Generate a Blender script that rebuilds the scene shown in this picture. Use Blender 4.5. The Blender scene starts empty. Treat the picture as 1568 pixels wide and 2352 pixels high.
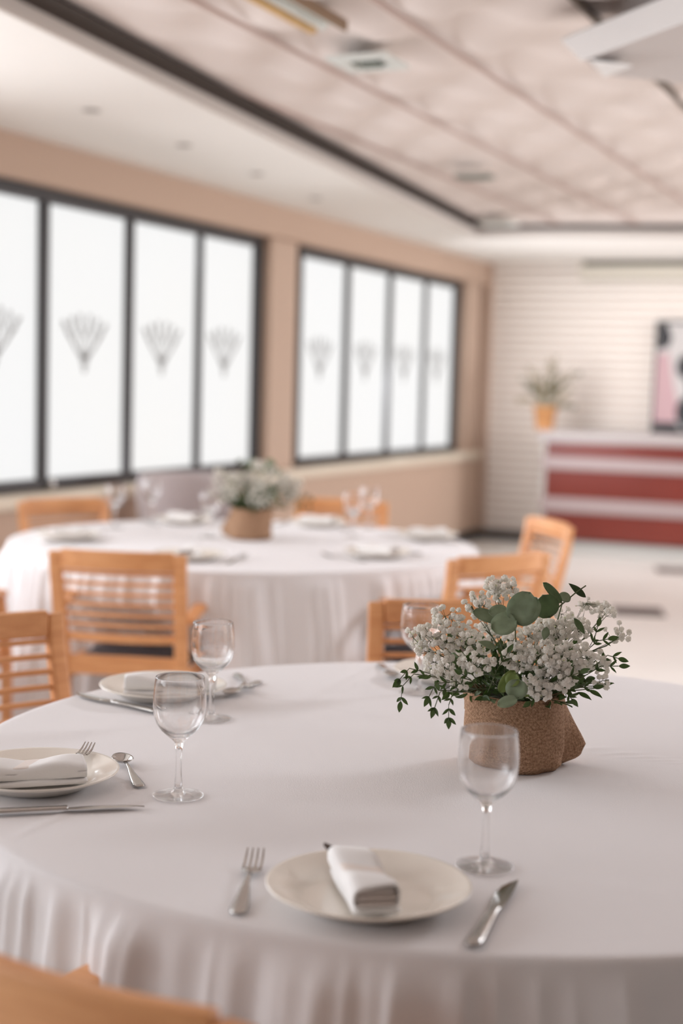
import bpy, math, random
from mathutils import Vector, Matrix, noise
PI = math.pi
sc = bpy.context.scene
C = sc.collection
# ------------------------------------------------------------------ camera
F_PX, PITCH, ROLL, CAM_Z = 3333.4, 0.0886, -0.0276, 1.35
cp, sp_ = math.cos(PITCH), math.sin(PITCH)
cr, sr = math.cos(ROLL), math.sin(ROLL)
Rv = Vector((1, 0, 0)); Dv = Vector((0, -sp_, -cp)); Fv = Vector((0, cp, -sp_))
cam_right = Rv * cr + Dv * sr
cam_down = Rv * (-sr) + Dv * cr
cam_d = bpy.data.cameras.new('camera'); cam = bpy.data.objects.new('camera', cam_d); C.objects.link(cam)
M = Matrix.Identity(4)
for i in range(3):
    M[i][0] = cam_right[i]; M[i][1] = -cam_down[i]; M[i][2] = -Fv[i]
M[2][3] = CAM_Z
cam.matrix_world = M
cam_d.sensor_fit = 'HORIZONTAL'; cam_d.sensor_width = 24.0
cam_d.lens = 24.0 * F_PX / 1568.0
cam_d.clip_start = 0.05; cam_d.clip_end = 200
cam_d.dof.use_dof = True; cam_d.dof.focus_distance = 2.22; cam_d.dof.aperture_fstop = 2.0
sc.camera = cam


def ray(px, py):
    u, v = px - 784.0, py - 1176.0
    return Rv * (cr * u - sr * v) + Dv * (sr * u + cr * v) + Fv * F_PX


def at(px, py, Y):
    d = ray(px, py); k = Y / d.y
    return Vector((d.x * k, Y, CAM_Z + d.z * k))


def onz(px, py, z):
    d = ray(px, py); k = (z - CAM_Z) / d.z
    return Vector((d.x * k, d.y * k, z))


# ------------------------------------------------------------------ colour management and light
sc.view_settings.view_transform = 'Standard'
sc.view_settings.look = 'None'
sc.view_settings.gamma = 1.0
sc.view_settings.use_curve_mapping = False
sc.view_settings.exposure = 0.0
PANE_L = 0.87       # radiance of the frosted panes in view
AZ = 0.4159
ca, sa = math.cos(AZ), math.sin(AZ)
world = bpy.data.worlds.new('daylight'); sc.world = world; world.use_nodes = True
world.node_tree.nodes['Background'].inputs[0].default_value = (1.0, 0.98, 0.97, 1)
world.node_tree.nodes['Background'].inputs[1].default_value = 0.12
WC = Vector((1.219, 12.931, 0))                       # far end of the window wall, at floor level
WM = Matrix.Translation(WC) @ Matrix(((sa, -ca, 0, 0), (ca, sa, 0, 0), (0, 0, 1, 0), (0, 0, 0, 1)))   # x along the wall, y outwards


def daylight(name, loc, direction, sx, sy, energy, col=(.96, 1, 1.06)):
    l = bpy.data.lights.new(name, 'AREA'); l.shape = 'RECTANGLE'; l.size = sx; l.size_y = sy
    l.energy = energy; l.color = col
    o = bpy.data.objects.new(name, l); C.objects.link(o)
    z = -Vector(direction).normalized(); x = Vector((0, 0, 1)).cross(z)
    x = x.normalized() if x.length > 1e-3 else Vector((1, 0, 0)); y = z.cross(x)
    m = Matrix.Identity(4)
    for i in range(3):
        m[i][0] = x[i]; m[i][1] = y[i]; m[i][2] = z[i]
    m.translation = Vector(loc)
    o.matrix_world = m
    return o


inward = Vector((ca, -sa, -0.12))
LW = dict(w1=32.0, w2=60.0, w3=92.0, w4=92.0, right_far=165.0, fill_mid=108.0)
for s0, s1, k in ((-10.9, -7.9, 'w3'), (-14.7, -11.7, 'w4')):
    p = WM @ Vector(((s0 + s1) / 2, 0.30, 1.52))
    daylight('added_daylight', p, inward, s1 - s0 - .1, 1.42, LW[k])
for s0, s1, k, al, dz, spr in ((-7.17, -4.135, 'w1', .15, -.10, 90), (-3.6, -.42, 'w2', 1.0, -.14, 115)):
    # lamps added inside the frosted panes, aimed off camera, to brighten the room
    o = daylight('added_daylight', WM @ Vector(((s0 + s1) / 2, 0.07, 1.52)), Vector((ca + sa * al, -sa + ca * al, dz)), s1 - s0 - .1, 1.40, LW[k])
    o.data.spread = math.radians(spr)
daylight('added_daylight', (6.75, 8.5, 1.45), (-1, 0.35, -.05), 2.8, 1.9, LW['right_far'])  # added fill at an unseen right wall opening, brightens the far room
daylight('added_fill_lamp', (3.3, 4.6, CAM_Z + 1.10), (0, 0, -1), 1.2, .6, LW['fill_mid'])  # fill lamp added out of view under the ceiling, no fixture there

# ------------------------------------------------------------------ materials


def srgb(r, g, b):
    f = lambda c: (c / 255) / 12.92 if c <= 10 else ((c / 255 + .055) / 1.055) ** 2.4
    return (f(r), f(g), f(b), 1)


def mat(name, col, rough=.6, metal=0.0, bump=None, var=None, spec=.5, trans=0.0, ior=1.45, sheen=0.0, coat=0.0, sss=0.0, emit=None):
    m = bpy.data.materials.new(name); m.use_nodes = True
    nt = m.node_tree; b = nt.nodes['Principled BSDF']
    b.inputs['Base Color'].default_value = col if len(col) == 4 else (*col, 1)
    b.inputs['Roughness'].default_value = rough
    b.inputs['Metallic'].default_value = metal
    b.inputs['Specular IOR Level'].default_value = spec
    b.inputs['IOR'].default_value = ior
    b.inputs['Transmission Weight'].default_value = trans
    b.inputs['Sheen Weight'].default_value = sheen
    b.inputs['Coat Weight'].default_value = coat
    if emit:
        b.inputs['Emission Color'].default_value = (*emit[0], 1); b.inputs['Emission Strength'].default_value = emit[1]
    tc = nt.nodes.new('ShaderNodeTexCoord')
    if var:      # (scale, amount, stretch)
        mp = nt.nodes.new('ShaderNodeMapping'); mp.inputs['Scale'].default_value = var[2] if len(var) > 2 else (1, 1, 1)
        nt.links.new(tc.outputs['Object'], mp.inputs[0])
        n = nt.nodes.new('ShaderNodeTexNoise'); n.inputs['Scale'].default_value = var[0]; n.inputs['Detail'].default_value = 4
        nt.links.new(mp.outputs[0], n.inputs['Vector'])
        hsv = nt.nodes.new('ShaderNodeHueSaturation'); hsv.inputs['Color'].default_value = b.inputs['Base Color'].default_value
        mr = nt.nodes.new('ShaderNodeMapRange'); mr.inputs['From Min'].default_value = .3; mr.inputs['From Max'].default_value = .7
        mr.inputs['To Min'].default_value = 1 - var[1]; mr.inputs['To Max'].default_value = 1 + var[1]
        nt.links.new(n.outputs[0], mr.inputs['Value']); nt.links.new(mr.outputs[0], hsv.inputs['Value'])
        nt.links.new(hsv.outputs[0], b.inputs['Base Color'])
    if bump:     # (scale, strength, distance, stretch)
        mp = nt.nodes.new('ShaderNodeMapping'); mp.inputs['Scale'].default_value = bump[3] if len(bump) > 3 else (1, 1, 1)
        nt.links.new(tc.outputs['Object'], mp.inputs[0])
        n = nt.nodes.new('ShaderNodeTexNoise'); n.inputs['Scale'].default_value = bump[0]; n.inputs['Detail'].default_value = 3
        nt.links.new(mp.outputs[0], n.inputs['Vector'])
        bp = nt.nodes.new('ShaderNodeBump'); bp.inputs['Strength'].default_value = bump[1]; bp.inputs['Distance'].default_value = bump[2]
        nt.links.new(n.outputs[0], bp.inputs['Height']); nt.links.new(bp.outputs[0], b.inputs['Normal'])
    return m


def burlap_mat():
    m = bpy.data.materials.new('burlap_weave'); m.use_nodes = True
    nt = m.node_tree; b = nt.nodes['Principled BSDF']; b.inputs['Roughness'].default_value = .9; b.inputs['Specular IOR Level'].default_value = .15
    uv = nt.nodes.new('ShaderNodeUVMap'); uv.uv_map = 'UVMap'
    nz = nt.nodes.new('ShaderNodeTexNoise'); nz.inputs['Scale'].default_value = 14; nz.inputs['Detail'].default_value = 3
    nt.links.new(uv.outputs[0], nz.inputs['Vector'])
    add = nt.nodes.new('ShaderNodeMixRGB'); add.blend_type = 'LINEAR_LIGHT'; add.inputs[0].default_value = .012
    nt.links.new(uv.outputs[0], add.inputs[1]); nt.links.new(nz.outputs['Color'], add.inputs[2])
    sep = nt.nodes.new('ShaderNodeSeparateXYZ'); nt.links.new(add.outputs[0], sep.inputs[0])

    def mth(op, a, bb=None, c=None):
        n = nt.nodes.new('ShaderNodeMath'); n.operation = op
        for i, v in enumerate((a, bb, c)):
            if v is None: continue
            if isinstance(v, (int, float)): n.inputs[i].default_value = v
            else: nt.links.new(v, n.inputs[i])
        return n.outputs[0]
    K = 2 * PI / .0043          # two threads per period, uv in metres
    su = mth('SINE', mth('MULTIPLY', sep.outputs[0], K)); sv = mth('SINE', mth('MULTIPLY', sep.outputs[1], K))
    au = mth('ABSOLUTE', mth('SINE', mth('MULTIPLY', sep.outputs[0], K))); av = mth('ABSOLUTE', mth('SINE', mth('MULTIPLY', sep.outputs[1], K)))
    thread = mth('MAXIMUM', au, av)
    chk = mth('MULTIPLY', su, sv)
    hgt = mth('ADD', thread, mth('MULTIPLY', chk, .35))
    hole = mth('MINIMUM', mth('MULTIPLY', mth('SUBTRACT', thread, .30), 3.2), 1.0)
    n2 = nt.nodes.new('ShaderNodeTexNoise'); n2.inputs['Scale'].default_value = 260; nt.links.new(uv.outputs[0], n2.inputs['Vector'])
    ramp = nt.nodes.new('ShaderNodeValToRGB')
    ramp.color_ramp.elements[0].position = .3; ramp.color_ramp.elements[0].color = (.30, .165, .095, 1)
    ramp.color_ramp.elements[1].position = .72; ramp.color_ramp.elements[1].color = (.64, .40, .255, 1)
    nt.links.new(n2.outputs[0], ramp.inputs[0])
    mix = nt.nodes.new('ShaderNodeMixRGB'); mix.inputs[1].default_value = (.05, .018, .010, 1)
    hc = mth('MAXIMUM', hole, 0.0)
    nt.links.new(hc, mix.inputs[0]); nt.links.new(ramp.outputs[0], mix.inputs[2]); nt.links.new(mix.outputs[0], b.inputs['Base Color'])
    bp = nt.nodes.new('ShaderNodeBump'); bp.inputs['Strength'].default_value = .7; bp.inputs['Distance'].default_value = .0012
    nt.links.new(hgt, bp.inputs['Height']); nt.links.new(bp.outputs[0], b.inputs['Normal'])
    return m


def wood_mat(name, c0, c1, rough=.42):
    m = bpy.data.materials.new(name); m.use_nodes = True
    nt = m.node_tree; b = nt.nodes['Principled BSDF']; b.inputs['Roughness'].default_value = rough
    tc = nt.nodes.new('ShaderNodeTexCoord'); mp = nt.nodes.new('ShaderNodeMapping'); mp.inputs['Scale'].default_value = (3, 30, 30)
    nt.links.new(tc.outputs['Object'], mp.inputs[0])
    n = nt.nodes.new('ShaderNodeTexNoise'); n.inputs['Scale'].default_value = 2.2; n.inputs['Detail'].default_value = 6; n.inputs['Distortion'].default_value = .6
    nt.links.new(mp.outputs[0], n.inputs['Vector'])
    r = nt.nodes.new('ShaderNodeValToRGB'); r.color_ramp.elements[0].position = .3; r.color_ramp.elements[1].position = .7
    r.color_ramp.elements[0].color = (*c0, 1); r.color_ramp.elements[1].color = (*c1, 1)
    nt.links.new(n.outputs[0], r.inputs[0]); nt.links.new(r.outputs[0], b.inputs['Base Color'])
    return m


def leaf_mat(name, c0, c1, rough=.5):
    m = mat(name, c0, rough, var=(60, .22 if c0[0] < .5 else .04), bump=(90, .25, .001))
    nt = m.node_tree; b = nt.nodes['Principled BSDF']
    tr = nt.nodes.new('ShaderNodeBsdfTranslucent'); tr.inputs[0].default_value = (*c1, 1)
    mx = nt.nodes.new('ShaderNodeMixShader'); mx.inputs[0].default_value = .22 if c0[0] < .5 else .38
    out = nt.nodes['Material Output']
    nt.links.new(b.outputs[0], mx.inputs[1]); nt.links.new(tr.outputs[0], mx.inputs[2]); nt.links.new(mx.outputs[0], out.inputs[0])
    return m


MT = dict(
    tan=mat('tan_wall_paint', (.56, .40, .305), .75, bump=(60, .15, .002)),
    tan_beam=mat('tan_beam_paint', (.57, .415, .32), .7, bump=(60, .1, .002)),
    ledge=mat('cream_ledge', (.80, .70, .57), .5, bump=(40, .1, .002)),
    soffit=mat('soffit_plaster', (.86, .815, .765), .85, bump=(30, .1, .002)),
    lip=mat('soffit_lip', (.72, .64, .585), .7, bump=(30, .1, .001)),
    dark=mat('painted_gap_shade', (.035, .022, .016), .8, bump=(50, .1, .001)),
    tile=mat('ceiling_tile', (.76, .665, .615), .7, bump=(200, .1, .001), var=(1.6, .03)),
    tbar=mat('ceiling_bar', (.50, .37, .325), .6, bump=(30, .1, .001)),
    tbar_dark=mat('ceiling_bar_dark', (.10, .075, .05), .4, bump=(30, .1, .001)),
    floor=mat('polished_floor', (.80, .76, .71), .28, bump=(3, .05, .002), var=(1.3, .03)),
    siding=mat('cream_siding', (.88, .80, .73), .5, bump=(30, .08, .001)),
    frame=mat('dark_window_aluminium', (.055, .052, .054), .38, metal=.3, bump=(80, .05, .0005)),
    emblem=mat('grey_emblem_print', (.33, .33, .325), .9, bump=(80, .05, .0005)),
    baseb=mat('dark_skirting', (.05, .045, .045), .5, bump=(40, .1, .001)),
    cloth=mat('tablecloth_cotton', (.84, .81, .815), .92, bump=(700, .30, .0008, (1, .3, 1)), spec=.2, sheen=.15),
    wood=wood_mat('beech_wood', (.70, .305, .120), (.86, .43, .19)),
    woodpale=wood_mat('pale_beech_wood', (.72, .45, .26), (.86, .60, .39)),
    pad=mat('black_seat_vinyl', (.045, .042, .05), .42, bump=(150, .2, .001)),
    grey=mat('mauve_grey_upholstery', (.56, .49, .49), .9, bump=(300, .3, .001), sheen=.3),
    steel=mat('polished_steel', (.48, .46, .44), .17, metal=1.0, bump=(12, .05, .001)),
    chrome=mat('chrome', (.8, .8, .8), .15, metal=1.0, bump=(12, .02, .001)),
    china=mat('cream_china', (.94, .875, .79), .22, coat=.3, bump=(6, .02, .001)),
    napkin=mat('white_napkin_linen', (.93, .915, .905), .9, bump=(500, .25, .0005), spec=.2),
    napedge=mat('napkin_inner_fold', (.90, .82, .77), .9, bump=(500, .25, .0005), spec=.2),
    glass=mat('clear_glass', (1, 1, 1), .0, trans=1.0, ior=1.46),
    glass_foot=mat('clear_glass_foot', (1, 1, 1), .0, trans=1.0, ior=1.38),
    burlap=burlap_mat(),
    soil=mat('dark_foam', (.03, .035, .02), .9, bump=(60, .5, .004)),
    floret=leaf_mat('gypsophila_petals', (.97, .945, .89), (.97, .93, .86), .75),
    bud=mat('gypsophila_buds', (.62, .64, .38), .7, var=(300, .1)),
    stem=mat('green_stem', (.09, .11, .045), .6, var=(80, .2)),
    euca=leaf_mat('eucalyptus_leaf', (.29, .36, .235), (.28, .40, .16)),
    euca_dark=leaf_mat('dark_eucalyptus_leaf', (.14, .21, .095), (.16, .28, .06)),
    lime=leaf_mat('lime_leaf', (.21, .28, .08), (.35, .48, .08)),
    leaf=leaf_mat('dark_green_leaf', (.060, .095, .035), (.09, .16, .03), .38),
    dry=mat('dried_foliage', (.30, .24, .11), .8, var=(60, .25)),
    drydark=mat('olive_foliage', (.12, .12, .045), .8, var=(60, .25)),
    terra=mat('terracotta', (.66, .32, .13), .7, bump=(40, .2, .002), var=(20, .08)),
    red=mat('red_lacquered_panel', (.165, .024, .015), .30, var=(1.5, .12), coat=.3),
    band=mat('satin_metal_band', (.37, .285, .275), .4, metal=.1, bump=(40, .05, .001)),
    counter_top=mat('counter_stone', (.40, .345, .33), .35, bump=(40, .05, .001)),
    counter_side=mat('counter_white_side', (.50, .48, .45), .5, bump=(40, .05, .001)),
    black=mat('black_paint', (.018, .016, .017), .5, bump=(60, .1, .001)),
    pink=mat('pink_paint', (.52, .33, .34), .6, bump=(60, .1, .001)),
    offwhite=mat('off_white_paint', (.55, .51, .49), .6, bump=(60, .1, .001)),
    acw=mat('cream_plastic', (.62, .56, .47), .4, bump=(40, .03, .001)),
    acslot=mat('olive_slot', (.085, .072, .045), .5, bump=(40, .1, .001)),
    unit=mat('white_unit_shaded', (.56, .51, .49), .5, bump=(40, .03, .001)),  # white casing, underside shade put into this greyer tone
    unit_l=mat('white_unit_lit', (.80, .775, .755), .45, bump=(40, .03, .001)),  # paler copy for the window side, its light put into the colour
    vent=mat('vent_enamel', (.74, .76, .72), .4, bump=(40, .03, .001)),
    ventdark=mat('vent_slot', (.20, .22, .19), .6, bump=(40, .03, .001)),
    fixwood=mat('honey_wood', (.62, .38, .15), .5, var=(20, .1)),
    fixwood2=mat('brown_wood', (.25, .15, .08), .5, var=(20, .1)),
    grate=mat('dark_floor_grate', (.16, .125, .115), .6, bump=(80, .3, .002)),
    spot=mat('grey_spot_rim', (.42, .38, .35), .5, bump=(40, .1, .001)),
    brown=mat('brown_tip', (.06, .03, .02), .5, var=(60, .2)),
)


def pane_mat():
    m = bpy.data.materials.new('frosted_lit_pane'); m.use_nodes = True
    nt = m.node_tree; b = nt.nodes['Principled BSDF']
    b.inputs['Base Color'].default_value = (.10, .10, .10, 1); b.inputs['Roughness'].default_value = .6; b.inputs['Specular IOR Level'].default_value = .2
    tc = nt.nodes.new('ShaderNodeTexCoord'); n = nt.nodes.new('ShaderNodeTexNoise'); n.inputs['Scale'].default_value = .7
    nt.links.new(tc.outputs['Object'], n.inputs['Vector'])
    r = nt.nodes.new('ShaderNodeValToRGB'); r.color_ramp.elements[0].color = (.97, .985, 1, 1); r.color_ramp.elements[1].color = (1, .985, .955, 1)
    nt.links.new(n.outputs[0], r.inputs[0]); nt.links.new(r.outputs[0], b.inputs['Emission Color'])
    b.inputs['Emission Strength'].default_value = PANE_L
    return m


MT['pane'] = pane_mat()
# thin walled glass: part of the light goes straight through
for _k, _f in (('glass', .10), ('glass_foot', .32)):
    _nt = MT[_k].node_tree; _b = _nt.nodes['Principled BSDF']
    _t = _nt.nodes.new('ShaderNodeBsdfTransparent'); _m = _nt.nodes.new('ShaderNodeMixShader'); _m.inputs[0].default_value = _f
    _nt.links.new(_b.outputs[0], _m.inputs[1]); _nt.links.new(_t.outputs[0], _m.inputs[2]); _nt.links.new(_m.outputs[0], _nt.nodes['Material Output'].inputs[0])



# ------------------------------------------------------------------ mesh helper
class MB:
    def __init__(s): s.V = []; s.F = []; s.mi = []; s.uv = {}; s.cur = 0

    def face(s, idx): s.F.append(tuple(idx)); s.mi.append(s.cur)

    def box(s, c, size, m=None):
        n = len(s.V); hx, hy, hz = size[0] / 2, size[1] / 2, size[2] / 2
        for dz in (-hz, hz):
            for dx, dy in ((-hx, -hy), (hx, -hy), (hx, hy), (-hx, hy)):
                p = Vector((dx, dy, dz))
                if m: p = m @ p
                s.V.append(p + Vector(c))
        for f in ((3, 2, 1, 0), (4, 5, 6, 7), (0, 1, 5, 4), (1, 2, 6, 5), (2, 3, 7, 6), (3, 0, 4, 7)): s.face([n + i for i in f])
        return s

    def bb(s, x0, x1, y0, y1, z0, z1):
        return s.box(((x0 + x1) / 2, (y0 + y1) / 2, (z0 + z1) / 2), (x1 - x0, y1 - y0, z1 - z0))

    def sweep(s, pts, w, h, side=None, cap=True, rnd=0):
        # rectangular (optionally rounded) section along pts; side = width direction (fixed)
        pts = [Vector(p) for p in pts]; n0 = len(s.V); N = len(pts)
        ws = w if isinstance(w, (list, tuple)) else [w] * N
        hs = h if isinstance(h, (list, tuple)) else [h] * N
        sec = [(-1, -1), (1, -1), (1, 1), (-1, 1)]
        if rnd:
            sec = []
            for k in range(4):
                cx, cy = ((1, 1), (-1, 1), (-1, -1), (1, -1))[k]
                for j in range(3):
                    a = PI / 2 * k + PI / 4 * j
                    sec.append((cx * (1 - rnd) + rnd * math.cos(a), cy * (1 - rnd) + rnd * math.sin(a)))
        K = len(sec)
        for i, p in enumerate(pts):
            t = (pts[min(i + 1, N - 1)] - pts[max(i - 1, 0)]).normalized()
            sd = Vector(side) if side is not None else t.cross(Vector((0, 0, 1)))
            sd = (sd - t * sd.dot(t)).normalized(); up = sd.cross(t)
            for a, b in sec: s.V.append(p + sd * (a * ws[i] / 2) + up * (b * hs[i] / 2))
        for i in range(N - 1):
            for k in range(K):
                a = n0 + i * K + k; b = n0 + i * K + (k + 1) % K
                s.face((a, b, b + K, a + K))
        if cap:
            s.face([n0 + k for k in range(K)][::-1]); s.face([n0 + (N - 1) * K + k for k in range(K)])
        return s

    def tube(s, pts, r, n=6, cap=True):
        pts = [Vector(p) for p in pts]; N = len(pts); n0 = len(s.V)
        rs = r if isinstance(r, (list, tuple)) else [r] * N
        ref = Vector((.31, .17, .93))
        for i, p in enumerate(pts):
            t = (pts[min(i + 1, N - 1)] - pts[max(i - 1, 0)]).normalized()
            a = t.cross(ref); a = a.normalized() if a.length > 1e-4 else Vector((1, 0, 0)); b = t.cross(a)
            for k in range(n):
                an = 2 * PI * k / n; s.V.append(p + (a * math.cos(an) + b * math.sin(an)) * rs[i])
        for i in range(N - 1):
            for k in range(n):
                a = n0 + i * n + k; b = n0 + i * n + (k + 1) % n; s.face((a, b, b + n, a + n))
        if cap:
            s.face([n0 + k for k in range(n)][::-1]); s.face([n0 + (N - 1) * n + k for k in range(n)])
        return s

    def lathe(s, prof, n=48, c=(0, 0, 0)):
        c = Vector(c); rings = []
        for r, z in prof:
            if r < 1e-6: rings.append([len(s.V)]); s.V.append(c + Vector((0, 0, z)))
            else:
                rings.append(list(range(len(s.V), len(s.V) + n)))
                for k in range(n): s.V.append(c + Vector((r * math.cos(2 * PI * k / n), r * math.sin(2 * PI * k / n), z)))
        for a, b in zip(rings, rings[1:]):
            for k in range(n):
                k2 = (k + 1) % n
                if len(a) == 1 and len(b) == 1: continue
                if len(a) == 1: s.face((a[0], b[k], b[k2]))
                elif len(b) == 1: s.face((a[k], a[k2], b[0]))
                else: s.face((a[k], a[k2], b[k2], b[k]))
        return s

    def grid(s, fn, nu, nv, close=False, uvf=None):
        n0 = len(s.V); cu = nu if close else nu + 1
        for j in range(nv + 1):
            for i in range(cu): s.V.append(Vector(fn(i / nu, j / nv)))
        for j in range(nv):
            for i in range(nu):
                i2 = (i + 1) % cu
                s.face((n0 + j * cu + i, n0 + j * cu + i2, n0 + (j + 1) * cu + i2, n0 + (j + 1) * cu + i))
                if uvf: s.uv[len(s.F) - 1] = [uvf(i / nu, j / nv), uvf((i + 1) / nu, j / nv), uvf((i + 1) / nu, (j + 1) / nv), uvf(i / nu, (j + 1) / nv)]
        return s

    def prism(s, poly, z0, z1):
        n = len(s.V); k = len(poly)
        for z in (z0, z1):
            for p in poly: s.V.append(Vector((p[0], p[1], z)))
        s.face([n + i for i in range(k)][::-1]); s.face([n + k + i for i in range(k)])
        for i in range(k): s.face((n + i, n + (i + 1) % k, n + k + (i + 1) % k, n + k + i))
        return s

    def build(s, name, m, parent=None, smooth=False, bevel=0, sub=0, mw=None, recalc=True, solid=0, seg=2):
        me = bpy.data.meshes.new(name); me.from_pydata([tuple(v) for v in s.V], [], s.F)
        for x in (m if isinstance(m, (list, tuple)) else [m]): me.materials.append(x)
        for p, i in zip(me.polygons, s.mi): p.material_index = i
        if s.uv:
            ul = me.uv_layers.new(name='UVMap')
            for fi, uvs in s.uv.items():
                for li, q in zip(me.polygons[fi].loop_indices, uvs): ul.data[li].uv = q
        if recalc:
            import bmesh
            bm = bmesh.new(); bm.from_mesh(me); bmesh.ops.recalc_face_normals(bm, faces=bm.faces); bm.to_mesh(me); bm.free()
        if smooth:
            for p in me.polygons: p.use_smooth = True
        o = bpy.data.objects.new(name, me); C.objects.link(o)
        if parent: o.parent = parent
        if mw is not None: o.matrix_local = mw
        if solid:
            md = o.modifiers.new('thickness', 'SOLIDIFY'); md.thickness = solid; md.offset = 0
        if bevel:
            md = o.modifiers.new('bevel', 'BEVEL'); md.width = bevel; md.segments = seg; md.limit_method = 'ANGLE'; md.angle_limit = .6
            for p in me.polygons: p.use_smooth = True
            wn = o.modifiers.new('wn', 'WEIGHTED_NORMAL'); wn.keep_sharp = True
        if sub:
            md = o.modifiers.new('sub', 'SUBSURF'); md.levels = sub; md.render_levels = sub
        return o


def tag(o, label=None, cat=None, group=None, kind=None):
    if label: o['label'] = label
    if cat: o['category'] = cat
    if group: o['group'] = group
    if kind: o['kind'] = kind
    return o


def thing(name, label, cat, loc=(0, 0, 0), rz=0.0, group=None):
    o = bpy.data.objects.new(name, None); C.objects.link(o); o.empty_display_size = .05
    o.location = loc; o.rotation_euler = (0, 0, rz)
    return tag(o, label, cat, group)


def children(o): return [x for x in bpy.data.objects if x.parent == o]


def dup(root, loc, rz, label, group=None):
    def cp_(o, par):
        c = o.copy(); C.objects.link(c)
        if par: c.parent = par
        for ch in children(o): cp_(ch, c)
        return c
    r = cp_(root, None); r.location = loc; r.rotation_euler = (0, 0, rz); r['label'] = label
    if group: r['group'] = group
    return r


def struct(o): o['kind'] = 'structure'; return o


def smooth01(x): x = max(0, min(1, x)); return x * x * (3 - 2 * x)


# ------------------------------------------------------------------ room shell
BM = Matrix.Translation(WC + Vector((sa, ca, 0)) * 0.10) @ Matrix(((ca, sa, 0, 0), (-sa, ca, 0, 0), (0, 0, 1, 0), (0, 0, 0, 1)))   # back wall: x to the right, y outwards
Z_SOF, Z_CEIL = CAM_Z + 1.09, CAM_Z + 1.200
# floor
struct(MB().bb(-9, 9, -5, 15, -.1, 0).build('floor', MT['floor']))
# window wall (local: x along wall, y out)
WZ0, WZ1 = CAM_Z - .558, CAM_Z + .908
wins = [(-14.7, -11.7), (-10.9, -7.9), (-7.17, -4.135), (-3.60, -.42)]
w = MB(); S0, S1 = -17.0, .35
w.bb(S0, S1, .19, .32, 0, WZ0); w.bb(S0, S1, .19, .32, WZ1, CAM_Z + 1.3)
edges = [S0] + [e for ab in wins for e in ab] + [S1]
for i in range(0, len(edges), 2): w.bb(edges[i], edges[i + 1], .19, .32, WZ0, WZ1)
# parapet under the ledge, beam above, pillars between
w.bb(S0, -.02, .0, .19, 0, WZ0 - .075)
w.bb(S0, S1, .0, .19, WZ1 - .012, CAM_Z + 1.3)
pil = [(S0, -14.7), (-11.7, -10.9), (-7.9, -7.17), (-4.135 + .0, -3.755), (-.40, -.06)]
struct(w.build('wall_left', MT['tan'], mw=WM, bevel=.006))
for a, b in pil:
    struct(MB().bb(a, b, .02 if b > -1 else .03, .19, WZ0 - .01, WZ1 - .013).build('trim_pillar', MT['tan_beam'], mw=WM, bevel=.01))
struct(MB().bb(S0, -.055, -.035, .19, WZ0 - .075, WZ0 - .008).build('trim_ledge', MT['ledge'], mw=WM, bevel=.02))
struct(MB().bb(S0, -.02, -.012, 0, 0, .09).build('baseboard_left', MT['baseb'], mw=WM))


def emblem(parent, cx, z, y, wd=.40, ht=.30):
    # fan shaped crest: a V of fine strokes with small tips
    e = MB()

    def st(x0, z0, x1, z1, t):
        e.sweep([(cx + x0 * wd, y, z + z0 * ht), (cx + x1 * wd, y, z + z1 * ht)], t, .0016, side=(z1 - z0, 0, -(x1 - x0)))

    tips = [(-.5, .36), (-.31, .44), (-.12, .5), (.12, .5), (.31, .44), (.5, .36)]
    for tx, tz in tips:
        st(tx * .12, -.28, tx * .80, tz * .55 + .05, .007)
        st(tx * .80, tz * .55 + .05, tx, tz, .017)
        st(tx * .93 - .03, tz - .12, tx * .93 + .03, tz - .02, .012)
    st(-.05, -.28, -.42, .20, .013); st(.05, -.28, .42, .20, .013)
    for a, b in zip(tips, tips[1:]):
        mx = (a[0] + b[0]) / 2 * .8; st(a[0] * .84, a[1] - .14, mx, .10, .006); st(mx, .10, b[0] * .84, b[1] - .14, .006)
    st(-.10, -.16, .10, -.26, .011); st(.10, -.16, -.10, -.26, .011)
    st(-.07, -.30, 0, -.5, .011); st(.07, -.30, 0, -.5, .011); st(-.05, -.36, .05, -.36, .010); st(0, -.2, 0, -.34, .014)
    return e.build('emblem', MT['emblem'], parent)


def window(idx, s0, s1, mull, knob=None, widths=None):
    fr = MB(); y0, y1 = .085, .175
    fr.bb(s0, s1, y0, y1, WZ1 - .078, WZ1 - .0); fr.bb(s0, s1, y0, y1, WZ0 + .0, WZ0 + .050)
    fr.bb(s0, s0 + .045, y0, y1, WZ0 + .05, WZ1 - .078); fr.bb(s1 - .05, s1, y0, y1, WZ0 + .05, WZ1 - .078)
    for i, m in enumerate(mull):
        wd = (widths or [.05] * 9)[i]
        fr.bb(m - wd / 2, m + wd / 2, y0 + .012, y1 - .01, WZ0 + .05, WZ1 - .078)
    root = struct(fr.build('window_%d' % idx, MT['frame'], mw=WM, bevel=.004))
    ed = [s0 + .045] + list(mull) + [s1 - .05]
    for a, b in zip(ed, ed[1:]):
        p = MB().bb(a + .01, b - .01, .135, .150, WZ0 + .04, WZ1 - .07).build('pane', MT['pane'], root)
        if idx < 3: emblem(p, (a + b) / 2 + .0, CAM_Z + .165, .1335)
    if knob is not None:
        MB().lathe([(0, -.022), (.014, -.018), (.021, 0), (.014, .018), (0, .022)], 16, (knob, .065, WZ0 + .028)).build('window_knob', MT['chrome'], root, smooth=True)
    return root


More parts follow.
